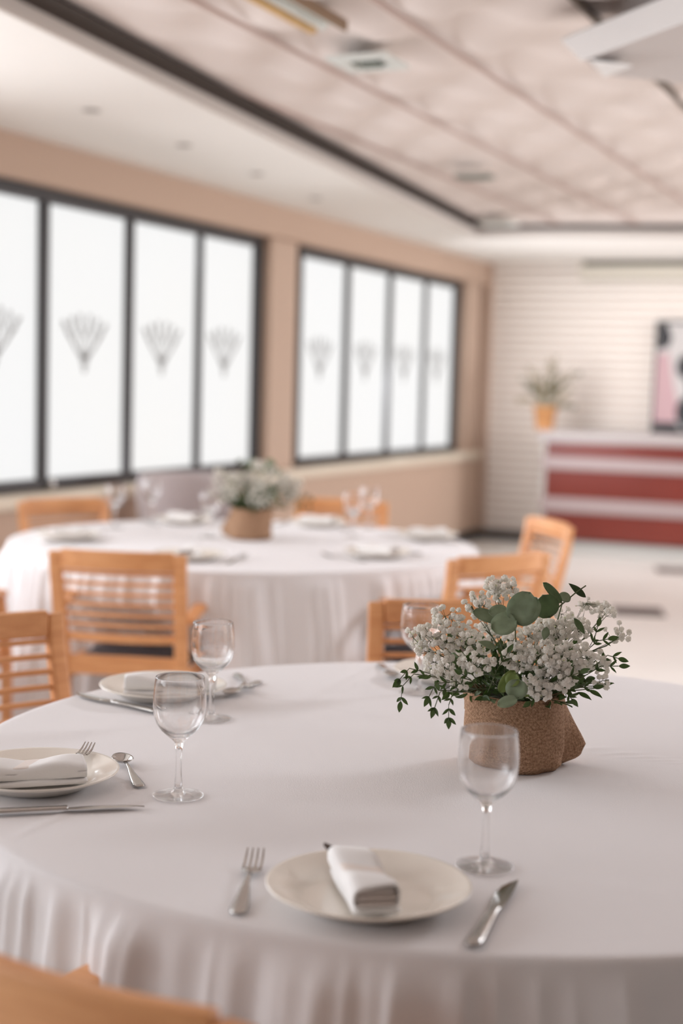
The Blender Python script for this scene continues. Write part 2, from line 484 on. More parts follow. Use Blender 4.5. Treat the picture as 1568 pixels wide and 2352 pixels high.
window(1, -7.17, -4.135, (-6.41, -5.64, -4.885), knob=-6.40, widths=(.055, .05, .034))
window(2, -3.60, -.42, (-2.757, -1.949, -1.18), widths=(.045, .04, .028))
for i, (a, b) in ((4, wins[0]), (3, wins[1])):
    fr = MB(); fr.bb(a, b, .085, .175, WZ1 - .07, WZ1); fr.bb(a, b, .085, .175, WZ0, WZ0 + .05)
    for q in (a + .025, a + .75, a + 1.5, a + 2.25, b - .025): fr.bb(q - .025, q + .025, .09, .17, WZ0 + .05, WZ1 - .07)
    struct(fr.build('window_%d' % i, MT['frame'], mw=WM))

# back wall: lap siding with real profile
b = MB(); pitch = .074; nb = 38
prof = []
for i in range(nb):
    z = i * pitch; prof += [(-.004, z), (.034, z + .004), (.030, z + .012), (.004, z + .020)]
n0 = len(b.V)
for (yy, zz) in prof:
    for xx in (-.30, 9.0): b.V.append(Vector((xx, yy, zz)))
for i in range(len(prof) - 1): b.face((n0 + 2 * i, n0 + 2 * i + 1, n0 + 2 * i + 3, n0 + 2 * i + 2))
struct(b.build('wall_back', MT['siding'], mw=BM))
struct(MB().bb(-.30, 9, .03, .15, 0, CAM_Z + 1.3).build('wall_back_backing', MT['tan'], mw=BM))
struct(MB().bb(-.30, .035, -.05, .03, 0, CAM_Z + 1.3).build('trim_corner', MT['tan'], mw=BM))
struct(MB().bb(.0, .46, -.07, -.0, 0, .075).build('baseboard_back', MT['baseb'], mw=BM))
struct(MB().bb(.46, 9, -.015, 0, 0, .09).build('baseboard_back', MT['baseb'], mw=BM))
# right and rear walls with large openings (out of frame)
r = MB()
for a, bb_, z0, z1 in ((-5, -3.2, 0, 2.7), (-3.2, .8, 0, .45), (-3.2, .8, 2.42, 2.7), (.8, 2.2, 0, 2.7), (2.2, 6.9, 0, .45), (2.2, 6.9, 2.42, 2.7), (6.9, 7.1, 0, 2.7), (7.1, 9.9, 0, .45), (7.1, 9.9, 2.42, 2.7), (9.9, 10.9, 0, 2.7)):
    r.bb(6.9, 7.05, a, bb_, z0, z1)
struct(r.build('wall_right', MT['tan']))
r = MB()
for a, bb_, z0, z1 in ((-8.6, -5.2, 0, 2.7), (-5.2, 5.6, 2.45, 2.7), (5.6, 7.05, 0, 2.7)): r.bb(a, bb_, -4.6, -4.45, z0, z1)
struct(r.build('wall_rear', MT['tan']))

# ceiling: gently billowed tiles
PW, W0 = .541, -2.33
uax = Vector((sa, ca, 0)); wax = Vector((ca, -sa, 0))


T0_ = Vector((.912, 10.74)); N1_ = Vector((1, -.318)).normalized(); N2_ = Vector((-.254, -.967)).normalized()


def ceil_fn(a, c_):
    u = -7 + a * 23.0; wv = W0 - 6 * PW + c_ * 24 * PW
    q = (wv - W0) / PW; fr_ = q - math.floor(q)
    edge = min(fr_, 1 - fr_)
    su_ = math.sin(2 * PI * u / .56)
    z = Z_CEIL - .003 + .050 * (su_ + .22 * math.sin(4 * PI * u / .56)) * math.sin(2 * PI * q) * (.75 + .25 * math.sin(u * 1.7 + wv * 3.1))
    p = uax * u + wax * wv
    fade = min(smooth01((Vector((p.x, p.y)) - T0_).dot(N1_) / .45 - .1), smooth01((Vector((p.x, p.y)) - T0_).dot(N2_) / .6 - .1))
    z = Z_CEIL - .030 + (z - Z_CEIL + .030) * fade
    return (p.x, p.y, z)


ce = MB().grid(ceil_fn, 460, 24 * 16)
struct(ce.build('ceiling', MT['tile'], smooth=True))
tb = MB()
for k in range(-5, 17):
    if k == 2: continue
    wv = W0 + k * PW; p = wax * wv
    tb.sweep([p + uax * -6 + Vector((0, 0, Z_CEIL - .030)), p + uax * 15 + Vector((0, 0, Z_CEIL - .030))], .017, .012, side=wax)
struct(tb.build('trim_ceiling_bars', MT['tbar']))
p = wax * (W0 + 2 * PW + .02)
struct(MB().sweep([p + uax * -6 + Vector((0, 0, Z_CEIL - .012)), p + uax * 15 + Vector((0, 0, Z_CEIL - .012))], .022, .018, side=wax).build('trim_ceiling_bars', MT['tbar_dark']))
# soffit ring around the tray
T0 = Vector((.912, 10.74)); d1 = Vector((.318, 1)).normalized(); d2 = Vector((1, -.262)).normalized()
Ta = T0 - d1 * 15.5; Tb = T0 + d2 * 5.2
wl = lambda s_: Vector(((WM @ Vector((s_, .1, 0))).x, (WM @ Vector((s_, .1, 0))).y))
bl = lambda s_: Vector(((BM @ Vector((s_, .04, 0))).x, (BM @ Vector((s_, .04, 0))).y))
inner = [Ta, T0, Tb]; outer = [wl(-16.9), wl(.16), bl(6.2)]
so = MB()
so.prism([Ta, T0, outer[1], outer[0]], Z_SOF, Z_SOF + .052); so.prism([T0, Tb, outer[2], outer[1]], Z_SOF, Z_SOF + .052)
struct(so.build('ceiling_soffit', MT['soffit']))
n1 = Vector((d1.y, -d1.x)); n2 = Vector((-.254, -.967)).normalized()
cin = lambda g: T0 + n1 * g + d2 * 0 + Vector((0, 0)) + (n2 * g)
lp = MB()


def strip(mb, g0, g1, z0, z1):
    A0, A1 = Ta + n1 * g0, Ta + n1 * g1
    # mitred corner
    def corner(g):
        # intersection of line (T0+n1 g, d1) and (T0+n2 g, d2)
        P1 = T0 + n1 * g; P2 = T0 + n2 * g
        den = d1.x * d2.y - d1.y * d2.x; t = ((P2.x - P1.x) * d2.y - (P2.y - P1.y) * d2.x) / den
        return P1 + d1 * t
    c0, c1 = corner(g0), corner(g1)
    B0, B1 = Tb + n2 * g0, Tb + n2 * g1
    mb.prism([A0, A1, c1, c0], z0, z1); mb.prism([c0, c1, B1, B0], z0, z1)


strip(lp, 0.001, .012, Z_SOF + .0, Z_SOF + .055)
struct(lp.build('trim_tray_lip', MT['lip']))
dk = MB(); strip(dk, -.03, .125, Z_SOF + .056, Z_SOF + .068)  # near-black strip, stands in for the shade in the tray gap
struct(dk.build('trim_tray_gap_shade', MT['dark']))

# ------------------------------------------------------------------ ceiling fittings


def vent(name, c, sx, sy, label, rz=PI / 2 - AZ - PI / 2, dark=False, pale=False):
    t = thing(name, label, 'ceiling vent', (c[0], c[1], Z_CEIL - .066), rz, 'ceiling vents')
    f = MB()
    for a, b_, cc, dd in ((-sx, sx, -sy, -sy + .03), (-sx, sx, sy - .03, sy), (-sx, -sx + .03, -sy + .03, sy - .03), (sx - .03, sx, -sy + .03, sy - .03)):
        f.bb(a, b_, cc, dd, -.012, .004)
    f.build('frame', MT['ventdark' if dark else 'vent'], t)
    MB().bb(-sx + .03, sx - .03, -sy + .03, sy - .03, .0, .004).build('backing', MT['vent' if pale else 'ventdark'], t)
    for k in (.62, .32):
        s_ = MB()
        for sgn in (-1, 1):
            s_.sweep([(-sx * k, sgn * sy * k, -.008), (sx * k, sgn * sy * k, -.008)], .024, .004, side=(0, 1, -.5 * sgn))
            s_.sweep([(sgn * sx * k, -sy * k, -.008), (sgn * sx * k, sy * k, -.008)], .024, .004, side=(1, 0, -.5 * sgn))
        s_.build('vane', MT['ventdark' if dark or (k < .5 and not pale) else 'vent'], t)
    return t


vent('ceiling_vent', (.049, 5.25), .115, .11, 'white square ceiling diffuser with stepped vanes, nearest the camera', -AZ)
vent('ceiling_vent', (.668, 7.98), .10, .055, 'dark narrow ceiling vent in the middle of the tiled ceiling', -AZ, True)
vent('ceiling_vent', (1.03, 10.20), .12, .11, 'pale ceiling vent closest to the dark corner of the tray', -AZ, False, True)
t = thing('ceiling_light', 'fluorescent ceiling light with honey wood sides at top of picture', 'ceiling light', (-.149, 4.70, Z_CEIL - .05), -AZ)
t.scale = (.80, 1, 1)
MB().bb(-.085, -.052, -.42, .16, -.016, .02).build('side_board', MT['fixwood'], t, bevel=.004)
MB().bb(.068, .085, -.42, .16, -.016, .02).build('side_board', MT['fixwood2'], t, bevel=.003)
MB().bb(-.052, .068, -.42, .16, .008, .02).build('reflector', MT['vent'], t)
MB().tube([(-.012, -.40, -.002), (-.012, .14, -.002)], .012, 12).build('tube_lamp', MT['vent'], t, smooth=True)
for i, (x, y) in enumerate(((-1.072, 6.084), (-.784, 6.909), (-.495, 7.787), (-.204, 8.755))):
    lab = ('recessed soffit spotlight nearest the camera, above the first wide window', 'second recessed soffit spotlight from the camera', 'third recessed soffit spotlight from the camera', 'faint recessed soffit spotlight farthest from the camera')[i]
    t = thing('recessed_spotlight', lab, 'spotlight', (x, y, Z_SOF - .001), 0, 'recessed spotlights in the soffit')
    MB().lathe([(.024, 0), (.036, -.001), (.036, -.005), (.024, -.006), (.022, 0)], 24).build('rim', MT['spot'], t, smooth=True)
    MB().lathe([(0, -.001), (.023, -.001)], 24).build('lens', MT['offwhite'], t)
# suspended ceiling unit top right
zb, zt = CAM_Z + 1.0, CAM_Z + 1.10
A = onz(1290, 88, zt); B = onz(1475, 0, zt); Cc = onz(1335, 133, zb); D = onz(1568, 45, zb); Ee = onz(1385, 172, zb); G = onz(1568, 192, zb)
dirv = (D - Cc).normalized(); B2 = A + dirv * 1.6; D2 = Cc + dirv * 1.6
wdt = Vector((dirv.y, -dirv.x, 0)); wdt = wdt if wdt.y > 0 else -wdt
E2 = Ee + Vector((.02, .0, 0)); F2 = G + (G - Ee).normalized() * .9
u = thing('ceiling_air_unit', 'large white box shaped air unit hanging from the tiled ceiling', 'air conditioner', ((Cc + D) / 2) * 1.0)
org = u.location.copy(); org.z = zb; u.location = org
pts_b = [Cc, D2, F2, Ee]; hi = [A, B2, F2 + Vector((.05, .05, .12)), Ee + Vector((-.02, .05, .12))]
m_ = MB()
for q in pts_b: m_.V.append(q - org)
for q in hi: m_.V.append(Vector((q.x, q.y, Z_CEIL - .03)) - org if q in hi[2:] else q - org)
m_.face((0, 1, 2, 3)); m_.face((3, 2, 6, 7)); m_.face((1, 2, 6, 5)); m_.face((0, 3, 7, 4)); m_.face((4, 5, 6, 7))
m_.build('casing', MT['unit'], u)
m_ = MB()
for q in (A, B2, D2, Cc): m_.V.append(q - org + Vector((0, 0, -.001)))
for q in (A, B2, D2, Cc): m_.V.append(q - org + Vector((.0, 0.0, -.010)))
for f in ((0, 1, 2, 3), (4, 5, 6, 7), (0, 1, 5, 4), (1, 2, 6, 5), (2, 3, 7, 6), (3, 0, 4, 7)): m_.face(f)
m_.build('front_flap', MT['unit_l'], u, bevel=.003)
m_ = MB(); tr = [onz(1355, 136, zb - .002), onz(1450, 149, zb - .045), onz(1387, 173, zb - .002)]
for q in tr: m_.V.append(q - org)
for q in tr: m_.V.append(q - org + Vector((0, 0, -.006)))
for f in ((0, 1, 2), (3, 4, 5), (0, 1, 4, 3), (1, 2, 5, 4), (2, 0, 3, 5)): m_.face(f)
m_.build('lit_wedge', MT['unit_l'], u)  # pale wedge tilted to the windows, shaped to show as a bright patch
for k in (.3, 1.2):
    q = Cc + dirv * k + wdt * .2 - org
    MB().tube([(q.x, q.y, .05), (q.x, q.y, Z_CEIL - zb - .005)], .006, 8).build('hanger_rod', MT['chrome'], u)

# ------------------------------------------------------------------ back of the room
KM_ang = -.395
kc = Vector((1.655, 12.05, 0))
k = thing('service_counter', 'dark red panelled service counter with pale metal bands by the back wall', 'counter', kc, KM_ang)
L = 3.4; z_ = lambda q: CAM_Z + q
MB().bb(.03, L, .03, .50, .10, z_(-.43)).build('body', MT['black'], k)
for a, b_ in ((-.553, -.432), (-.893, -.658), (-1.235, -1.010)):
    MB().bb(.03, L, -.0, .03, z_(a), z_(b_)).build('red_panel', MT['red'], k, bevel=.003)
for a, b_ in ((-.658, -.553), (-1.010, -.893)):
    MB().bb(.0, L, -.022, .03, z_(a), z_(b_)).build('metal_band', MT['band'], k, bevel=.004)
MB().bb(-.035, L + .02, -.03, .56, z_(-.432), z_(-.345)).build('countertop', MT['counter_top'], k, bevel=.006)
MB().bb(.004, .03, -.01, .50, .10, z_(-.432)).build('end_panel', MT['counter_side'], k, bevel=.003)
MB().bb(.03, L, .04, .48, 0, .10).build('plinth', MT['counter_side'], k)
# split air conditioner
a = thing('wall_air_conditioner', 'cream split air conditioner high on the siding wall', 'air conditioner', BM @ Vector((.86, -.004, CAM_Z + .926)), -AZ)
a.scale = (1, 1, .80)
pr = []
for q in range(9):
    an = PI / 2 * q / 8; pr.append((-.21 + .075 - .075 * math.sin(an) + .0, .075 - .075 * math.cos(an)))
mb = MB(); sec = [(0, 0)] + [(-.08, 0)] + [(-.215 + .08 * (1 - math.sin(q * PI / 16)), .08 * (1 - math.cos(q * PI / 16))) for q in range(9)] + [(-.215, .15), (-.18, .205), (0, .205)]
n0 = len(mb.V); K = len(sec)
for xx in (0, .012, 1.04, 1.052):
    s_ = .93 if xx in (0, 1.052) else 1.0
    for (yy, zz) in sec: mb.V.append(Vector((xx, yy * s_, .10 + (zz - .10) * s_)))
for i in range(3):
    for q in range(K): mb.face((n0 + i * K + q, n0 + i * K + (q + 1) % K, n0 + (i + 1) * K + (q + 1) % K, n0 + (i + 1) * K + q))
mb.face([n0 + q for q in range(K)]); mb.face([n0 + 3 * K + q for q in range(K)])
mb.build('casing', MT['acw'], a, bevel=.004)
MB().bb(.045, 1.00, -.228, -.150, .150, .202).build('intake_grille', MT['acslot'], a)
MB().bb(.03, 1.02, -.200, -.16, -.004, .006).build('air_flap', MT['acw'], a)
# abstract painting leaning on the wall above the counter
pb = BM.inverted() @ at(1490, 993, 12.42)
px0 = (BM.inverted() @ at(1488, 993, 12.25)).x
pt = thing('framed_painting', 'abstract black, pink and white painting in black frame leaning on wall above counter', 'painting', BM @ Vector((px0, -.075, CAM_Z - .344)), -AZ)
TM = Matrix.Rotation(-.045, 4, 'X')
PWD, PHT = .86, .94
f = MB()
f.bb(0, PWD, -.02, .0, 0, .03); f.bb(0, PWD, -.02, .0, PHT - .018, PHT); f.bb(0, .014, -.02, .0, .03, PHT - .018); f.bb(PWD - .014, PWD, -.02, .0, .03, PHT - .018)
f.build('frame', MT['black'], pt, mw=TM)
cv = MB(); cv.bb(.01, PWD - .01, -.008, -.002, .02, PHT - .01)


def flat(mb, poly, y, mi):
    mb.cur = mi; n = len(mb.V)
    for x, z in poly: mb.V.append(Vector((x, y, z)))
    mb.face(range(n, n + len(poly)))


def circ(x, z, r, sq=1.0): return [(x + r * math.cos(2 * PI * i / 28), z + r * sq * math.sin(2 * PI * i / 28)) for i in range(28)]


flat(cv, [(.02, .70), (.11, .72), (.14, .80), (.09, .92), (.02, .92)], -.0090, 1)
flat(cv, [(.02, .09), (.20, .09), (.22, .22), (.16, .45), (.12, .68), (.02, .66)], -.0090, 2)
flat(cv, circ(.30, .56, .115), -.0095, 1); flat(cv, circ(.33, .18, .13, 1.15), -.0095, 1)
flat(cv, [(.27, .44), (.36, .44), (.38, .30), (.30, .30)], -.0095, 1)
flat(cv, [(.02, .03), (.24, .03), (.22, .09), (.02, .09)], -.0092, 1)
flat(cv, circ(.62, .62, .10, .8), -.0095, 2); flat(cv, [(.50, .10), (.80, .10), (.74, .42), (.56, .40)], -.0090, 1)
cv.build('canvas', [MT['offwhite'], MT['black'], MT['pink']], pt, mw=TM, recalc=False)

# dried plant on the counter
ctr = at(1250, 988, 12.22); ctr.z = CAM_Z - .345
dp = thing('potted_plant', 'dried grassy plant in a terracotta pot on the counter end', 'potted plant', ctr)
MB().lathe([(0, 0), (.070, 0), (.073, .01), (.092, .16), (.100, .16), (.102, .195), (.090, .195), (.086, .16), (0, .15)], 32).build('pot', MT['terra'], dp, smooth=True)
rnd = random.Random(5)
g1 = MB(); g2 = MB()
tips = [(-.22, -.02, .42), (-.16, .02, .52), (-.11, -.05, .48), (-.03, .03, .44), (.02, .0, .58), (.07, -.04, .61), (.09, .03, .52), (.14, 0, .46), (.22, .02, .48), (.28, -.02, .48), (.20, -.06, .33), (.17, -.08, .22),
        (-.18, -.05, .35), (-.24, 0, .24), (-.05, -.09, .38), (.04, -.09, .40), (-.10, .06, .34), (.11, .07, .36), (.24, -.04, .19)]
for j, tp in enumerate(tips):
    gm = g1 if j % 3 else g2
    p0 = Vector((rnd.uniform(-.04, .04), rnd.uniform(-.04, .04), .15)); p2 = Vector(tp); p1 = (p0 + p2) / 2 + Vector((-tp[0] * .15, 0, .06))
    path = [p0 * (1 - q) ** 2 + p1 * 2 * q * (1 - q) + p2 * q * q for q in [i / 7 for i in range(8)]]
    gm.tube(path, .0032, 4)
    for q in range(60):
        s_ = rnd.uniform(.35, 1.02); i = min(6, int(s_ * 7)); base = path[i].lerp(path[i + 1], max(0, min(1, s_ * 7 - i)))
        dr = Vector((rnd.gauss(0, 1), rnd.gauss(0, 1), rnd.gauss(.5, .8))).normalized(); ln = rnd.uniform(.018, .040)
        gm.sweep([base, base + dr * ln * .5, base + dr * ln], [.004, .015, .003], .0012)
g1.build('dried_stems', MT['dry'], dp); g2.build('olive_stems', MT['drydark'], dp)

# floor grates
for i, (pp, lab) in enumerate((((1.84, 8.83), 'dark rectangular floor grate on the pale floor, nearer the tables'), ((2.62, 10.93), 'dark rectangular floor grate nearer the red counter'))):
    t = thing('floor_grate', lab, 'floor grate', (pp[0], pp[1], 0), -.12 if i == 0 else -.12, 'floor grates')
    sx, sy = (.15, .17) if i == 0 else (.22, .16)
    f = MB()
    for a_, b_, c_, d_ in ((-sx, sx, -sy, -sy + .02), (-sx, sx, sy - .02, sy), (-sx, -sx + .02, -sy + .02, sy - .02), (sx - .02, sx, -sy + .02, sy - .02)): f.bb(a_, b_, c_, d_, 0.0005, .008)
    f.build('frame', MT['grate'], t)
    s_ = MB()
    for q in range(12):
        y = -sy + .03 + q * (2 * sy - .06) / 11; s_.bb(-sx + .02, sx - .02, y - .007, y + .007, .0005, .006)
    s_.build('slats', MT['grate'], t)

# ------------------------------------------------------------------ tables and cloths
TZ = .75
T1 = Vector((.2223, 2.3052)); R1 = .823
T2 = Vector((-.3557, 5.3804)); R2 = .872


def cloth(center, R, seed, dents, label, name='tablecloth'):
    rn = random.Random(seed)
    # irregular pleats: list of (angle, width, height)
    pl = []; a_ = 0
    while a_ < 2 * PI:
        wd = rn.uniform(.045, .105); pl.append((a_ + wd, wd * rn.uniform(.35, .60), rn.uniform(.3, 1.0), rn.uniform(0, .25), rn.uniform(-.25, .25))); a_ += wd * 2
    NT = 1000

    ph = [rn.uniform(0, 100) for _ in range(4)]

    def ridge(x):
        n = noise.noise(Vector((math.cos(x[0]) * x[1], math.sin(x[0]) * x[1], x[2])))
        return max(0, 1 - abs(n) * 3.2) ** 1.3

    def fold(th, d):
        # crisp ridges that wander a little as they fall, broad valleys between
        w1 = th + .03 * math.sin(3 * th + d * 4)
        r1 = ridge((w1, R / .105, ph[0] + d * .45)); r2 = ridge((w1 + .4, R / .20, ph[1] + d * .35))
        soft = .5 + .5 * noise.noise(Vector((math.cos(th) * R / .16, math.sin(th) * R / .16, ph[2] + d * .5)))
        r3 = ridge((w1 + .9, R / .055, ph[3] + d * .6))
        return .62 * r1 + .60 * r2 + .30 * r3 + .35 * soft

    def fn(a, v):
        th = a * 2 * PI
        zf = TZ
        if v < .5:
            rr = R * math.sqrt(v / .5) * .985 if v > 0 else 0
            x, y = math.cos(th) * rr, math.sin(th) * rr
            nz_ = noise.noise(Vector((x * 2.2 + seed, y * 2.2, 0))) * .0018
            cr_ = math.exp(-((x * .5 + y * .86 - .18) / .006) ** 2) * .0014 + math.exp(-((x * .93 - y * .37 + .42) / .006) ** 2) * .0013
            return (x, y, zf + (nz_ + cr_) * smooth01((R - rr) / .1))
        s_ = (v - .5) / .5
        edge = .06
        if s_ < edge:
            q = s_ / edge * PI / 2; rb = .008
            rr = R * .985 + rb * math.sin(q); z = zf - rb * (1 - math.cos(q)); d = 0.0
            rr += .0 * fold(th, 0)
        else:
            d = (s_ - edge) / (1 - edge); d = d ** 1.25 * .63
            z = zf - .008 - d; rr = R * .985 + .008
        d = max(0, zf - .008 - z)
        amp = .027 * smooth01(d / .045) + .040 * smooth01(d / .6)
        rr += amp * (fold(th, d) - .45) + .03 * d
        for (bth, dep, wd) in dents:
            dd = ((th - bth + PI) % (2 * PI) - PI) * R
            rr -= dep * math.exp(-(dd / wd) ** 4) * smooth01((d - .09) / .16)
        return (math.cos(th) * rr, math.sin(th) * rr, z)
    o = MB().grid(fn, NT, 76, close=True).build(name, MT['cloth'], smooth=True, recalc=False)
    o.location = (center.x, center.y, 0)
    tag(o, label, 'tablecloth')
    return o


def table(center, R, label):
    t = thing('round_table', label, 'table', (center.x, center.y, 0), 0, 'round dining tables')
    MB().lathe([(0, .712), (R - .03, .712), (R - .02, .718), (R - .02, .738), (R - .03, .743), (0, .743)], 72).build('tabletop', MT['wood'], t)
    MB().lathe([(0, .04), (.05, .04), (.045, .3), (.045, .60), (.07, .70), (.16, .711), (0, .711)], 24).build('column', MT['black'], t, smooth=True)
    for q in range(4):
        an = PI / 4 + q * PI / 2; d_ = Vector((math.cos(an), math.sin(an), 0))
        MB().sweep([d_ * .03 + Vector((0, 0, .10)), d_ * .20 + Vector((0, 0, .05)), d_ * .38 + Vector((0, 0, .015))], .05, [.06, .04, .03], side=(-d_.y, d_.x, 0)).build('foot', MT['black'], t, bevel=.004)


# ------------------------------------------------------------------ chairs
HT = .83


def chair_proto():
    t = thing('dining_chair', 'x', 'chair', (0, 0, 0), 0, 'slat back dining armchairs')
    W = .215
    # path of the rear posts: floor, seat, top  (y forward, towards the table)

    def py_(z): return .075 * (1 - smooth01((z - .42) / .41)) * (1 if z > .42 else 1) if z > .42 else .075 - .03 * (1 - z / .42)

    def pw(z): return W - .018 * (1 - z / HT)
    for sg in (-1, 1):
        pts = [(sg * (pw(z) - .020), py_(z), z) for z in [0, .15, .3, .42, .5, .58, .66, .74, HT - .012]]
        MB().sweep(pts, .040, [.030, .034, .038, .040, .036, .032, .029, .027, .026], side=(1, 0, 0)).build('rear_leg', MT['wood'], t, bevel=.006)

    def rail(name, z0, z1, th, bow=.024):
        zc = (z0 + z1) / 2; w_ = pw(zc) - .036
        pts = []
        for i in range(9):
            x = -1 + 2 * i / 8; pts.append((x * w_, py_(zc) - bow * (1 - x * x), zc))
        MB().sweep(pts, z1 - z0, th, side=(0, 0, 1)).build(name, MT['wood'], t, bevel=.004)
    # top rail runs over the posts with a gentle bow
    pts = [(x * (W - .0395), .002 - .024 * (1 - x * x), HT - .034) for x in [-1 + i / 5 for i in range(11)]]
    MB().sweep(pts, .060, .024, side=(0, 0, 1)).build('top_rail', MT['wood'], t, bevel=.006)
    for i in range(6):
        z = .757 - .0333 * i
        rail('slat', z - .0062, z + .0062, .013)
    rail('lower_rail', .536, .563, .018)
    # seat frame
    MB().sweep([(-.170, .070, .458), (.170, .070, .458)], .024, .060, side=(0, 1, 0)).build('seat_rail', MT['wood'], t, bevel=.004)
    MB().sweep([(-.175, .47, .42), (.175, .47, .42)], .024, .055, side=(0, 1, 0)).build('seat_rail', MT['wood'], t, bevel=.004)
    for sg in (-1, 1):
        MB().sweep([(sg * .198, .09, .42), (sg * .205, .46, .42)], .022, .055, side=(1, 0, 0)).build('seat_rail', MT['wood'], t, bevel=.004)
        MB().sweep([(sg * .210, .475, 0), (sg * .214, .462, .42), (sg * .220, .382, .626)], .034, [.028, .036, .030], side=(1, 0, 0)).build('front_leg', MT['wood'], t, bevel=.006)
        MB().sweep([(sg * .208, .062, .604), (sg * .220, .14, .634), (sg * .225, .26, .648), (sg * .224, .34, .648), (sg * .222, .400, .636)], [.034, .042, .048, .048, .040], .024, side=(1, 0, 0)).build('armrest', MT['wood'], t, bevel=.008)
    MB().grid(lambda a, b_: ((a - .5) * (.36 + .02 * b_), .095 + b_ * .375, .447 + .038 * (1 - abs(2 * a - 1) ** 6) * (1 - abs(2 * b_ - 1) ** 6)), 16, 16).build('seat_pad', MT['pad'], t, smooth=True)
    return t


def chair_at(cx, cy, ang):      # ang: direction (deg) of the backrest line, sitter faces +normal
    return Vector((cx, cy, 0)), math.radians(ang)


CH = [  # centre of top rail x, y, rotation (facing = +y local), label
    (-.675, 4.37, math.radians(-7), 'wooden slat back armchair seen from behind, tucked at the near left of the far table', 2),
    (-.775, 3.09, math.radians(226), 'wooden slat back armchair at the near table, cut by left edge of picture', 1),
    (.285, 3.50, math.radians(171), 'wooden slat back armchair behind the near table, right behind the flowers and wine glass', 1),
    (.505, 4.555, math.radians(37), 'angled wooden slat back armchair at the near right of the far table, above the bouquet', 2),
    (.835, 5.80, math.radians(106), 'brightly lit wooden slat back armchair at right side of the far table', 2),
    (-1.19, 6.20, math.radians(219), 'wooden slat back armchair behind far table at its left, below the first window', 2),
    (.0, 6.57, math.radians(172), 'wooden slat back armchair behind far table, behind the pair of wine glasses', 2),
    (-1.375, 4.33, math.radians(-8), 'wooden armchair barely showing at left picture edge beside the far table', 2),
    (-.243, 1.257, math.radians(-31), 'wooden armchair in the near left corner, only its top rail and arm showing', 1),
]
proto = chair_proto()
for i, (x, y, rz, lab, tb_) in enumerate(CH):
    if i == 0:
        proto.location = (x, y, 0); proto.rotation_euler = (0, 0, rz); proto['label'] = lab
    else: dup(proto, (x, y, 0), rz, lab)


def dents_for(T, R, idx):
    out = []
    for (x, y, rz, lab, tb_) in CH:
        if tb_ != idx: continue
        f_ = Vector((-math.sin(rz), math.cos(rz))); fc = Vector((x, y)) + f_ * .26
        th = math.atan2(fc.y - T.y, fc.x - T.x)
        dist = (Vector((x, y)) + f_ * .50 - T).length
        dep = min(.17, max(0, R + .03 - dist))
        if dep > .001: out.append((th, dep, .27))
    return out


table(T1, R1, 'round dining table under the near white tablecloth')
table(T2, R2, 'round dining table under the far white tablecloth')
cloth(T1, R1, 3, dents_for(T1, R1, 1), 'white cloth draped over the near round table in the foreground')
cloth(T2, R2, 8, dents_for(T2, R2, 2), 'white cloth draped over the far round table near the windows')

# grey tub chair by the window
t = thing('tub_chair', 'mauve grey upholstered tub chair beneath the window behind the far table', 'chair', (-.735, 7.42, 0), math.radians(-143))
# local: faces +y


def shell(a, b_):
    th = math.radians(-215 + a * 250)      # opening to +y
    back = max(0, -math.sin(th))           # 1 at the back
    ztop = .62 + .24 * smooth01(back * 1.35)
    q = b_ * 2 * PI
    zz = .30 + (ztop - .30) * (.5 - .5 * math.cos(q)) ** .8
    side = 1 if b_ < .5 else -1
    flare = (zz - .3) * .12
    r_ = .235 + flare + side * .035 * abs(math.sin(q)) ** .5
    return (r_ * math.cos(th), r_ * math.sin(th) * .95, zz)


sh = MB().grid(shell, 48, 28)
sh.build('shell', MT['grey'], t, smooth=True)
MB().lathe([(0, .30), (.20, .30), (.215, .33), (.215, .42), (.20, .46), (0, .47)], 40).build('seat_cushion', MT['grey'], t, smooth=True)
for q in range(4):
    an = PI / 4 + q * PI / 2
    MB().tube([(.26 * math.cos(an), .26 * math.sin(an), 0), (.19 * math.cos(an), .19 * math.sin(an), .31)], [.010, .018], 10).build('leg', MT['wood'], t)

# ------------------------------------------------------------------ tableware prototypes


def glass_proto(loc, label):
    t = thing('wine_glass', label, 'wine glass', loc, 0, 'stemmed wine glasses')
    foot = [(0, .0008), (.034, .0005), (.0365, .0012), (.037, .0022), (.034, .0024), (.02, .0031), (.012, .0045), (.0075, .0080), (.0056, .017)]
    stem = [(.0046, .03), (.0042, .05), (.0046, .068), (.0062, .078), (.0105, .0835), (.0175, .089)]
    bowl_o = [(.0265, .0975), (.0330, .107), (.0368, .119), (.0382, .132), (.0380, .146), (.0368, .160), (.0352, .1735), (.0350, .1745), (.0342, .1748)]
    bowl_i = [(.0341, .1742), (.0358, .160), (.0370, .146), (.0372, .132), (.0357, .119), (.0319, .108), (.0252, .0992), (.016, .0928), (.006, .0902), (0, .0898)]
    allp = foot + stem + bowl_o + bowl_i
    # separate parts share the seam: bowl, stem, foot
    i0 = len(foot); i1 = i0 + len(stem)
    gm = MB().lathe(allp, 72)
    for fi, f_ in enumerate(gm.F):
        if max(gm.V[q].z for q in f_) < .0115: gm.mi[fi] = 1
    gm.build('glass_body', [MT['glass'], MT['glass_foot']], t, smooth=True)
    return t


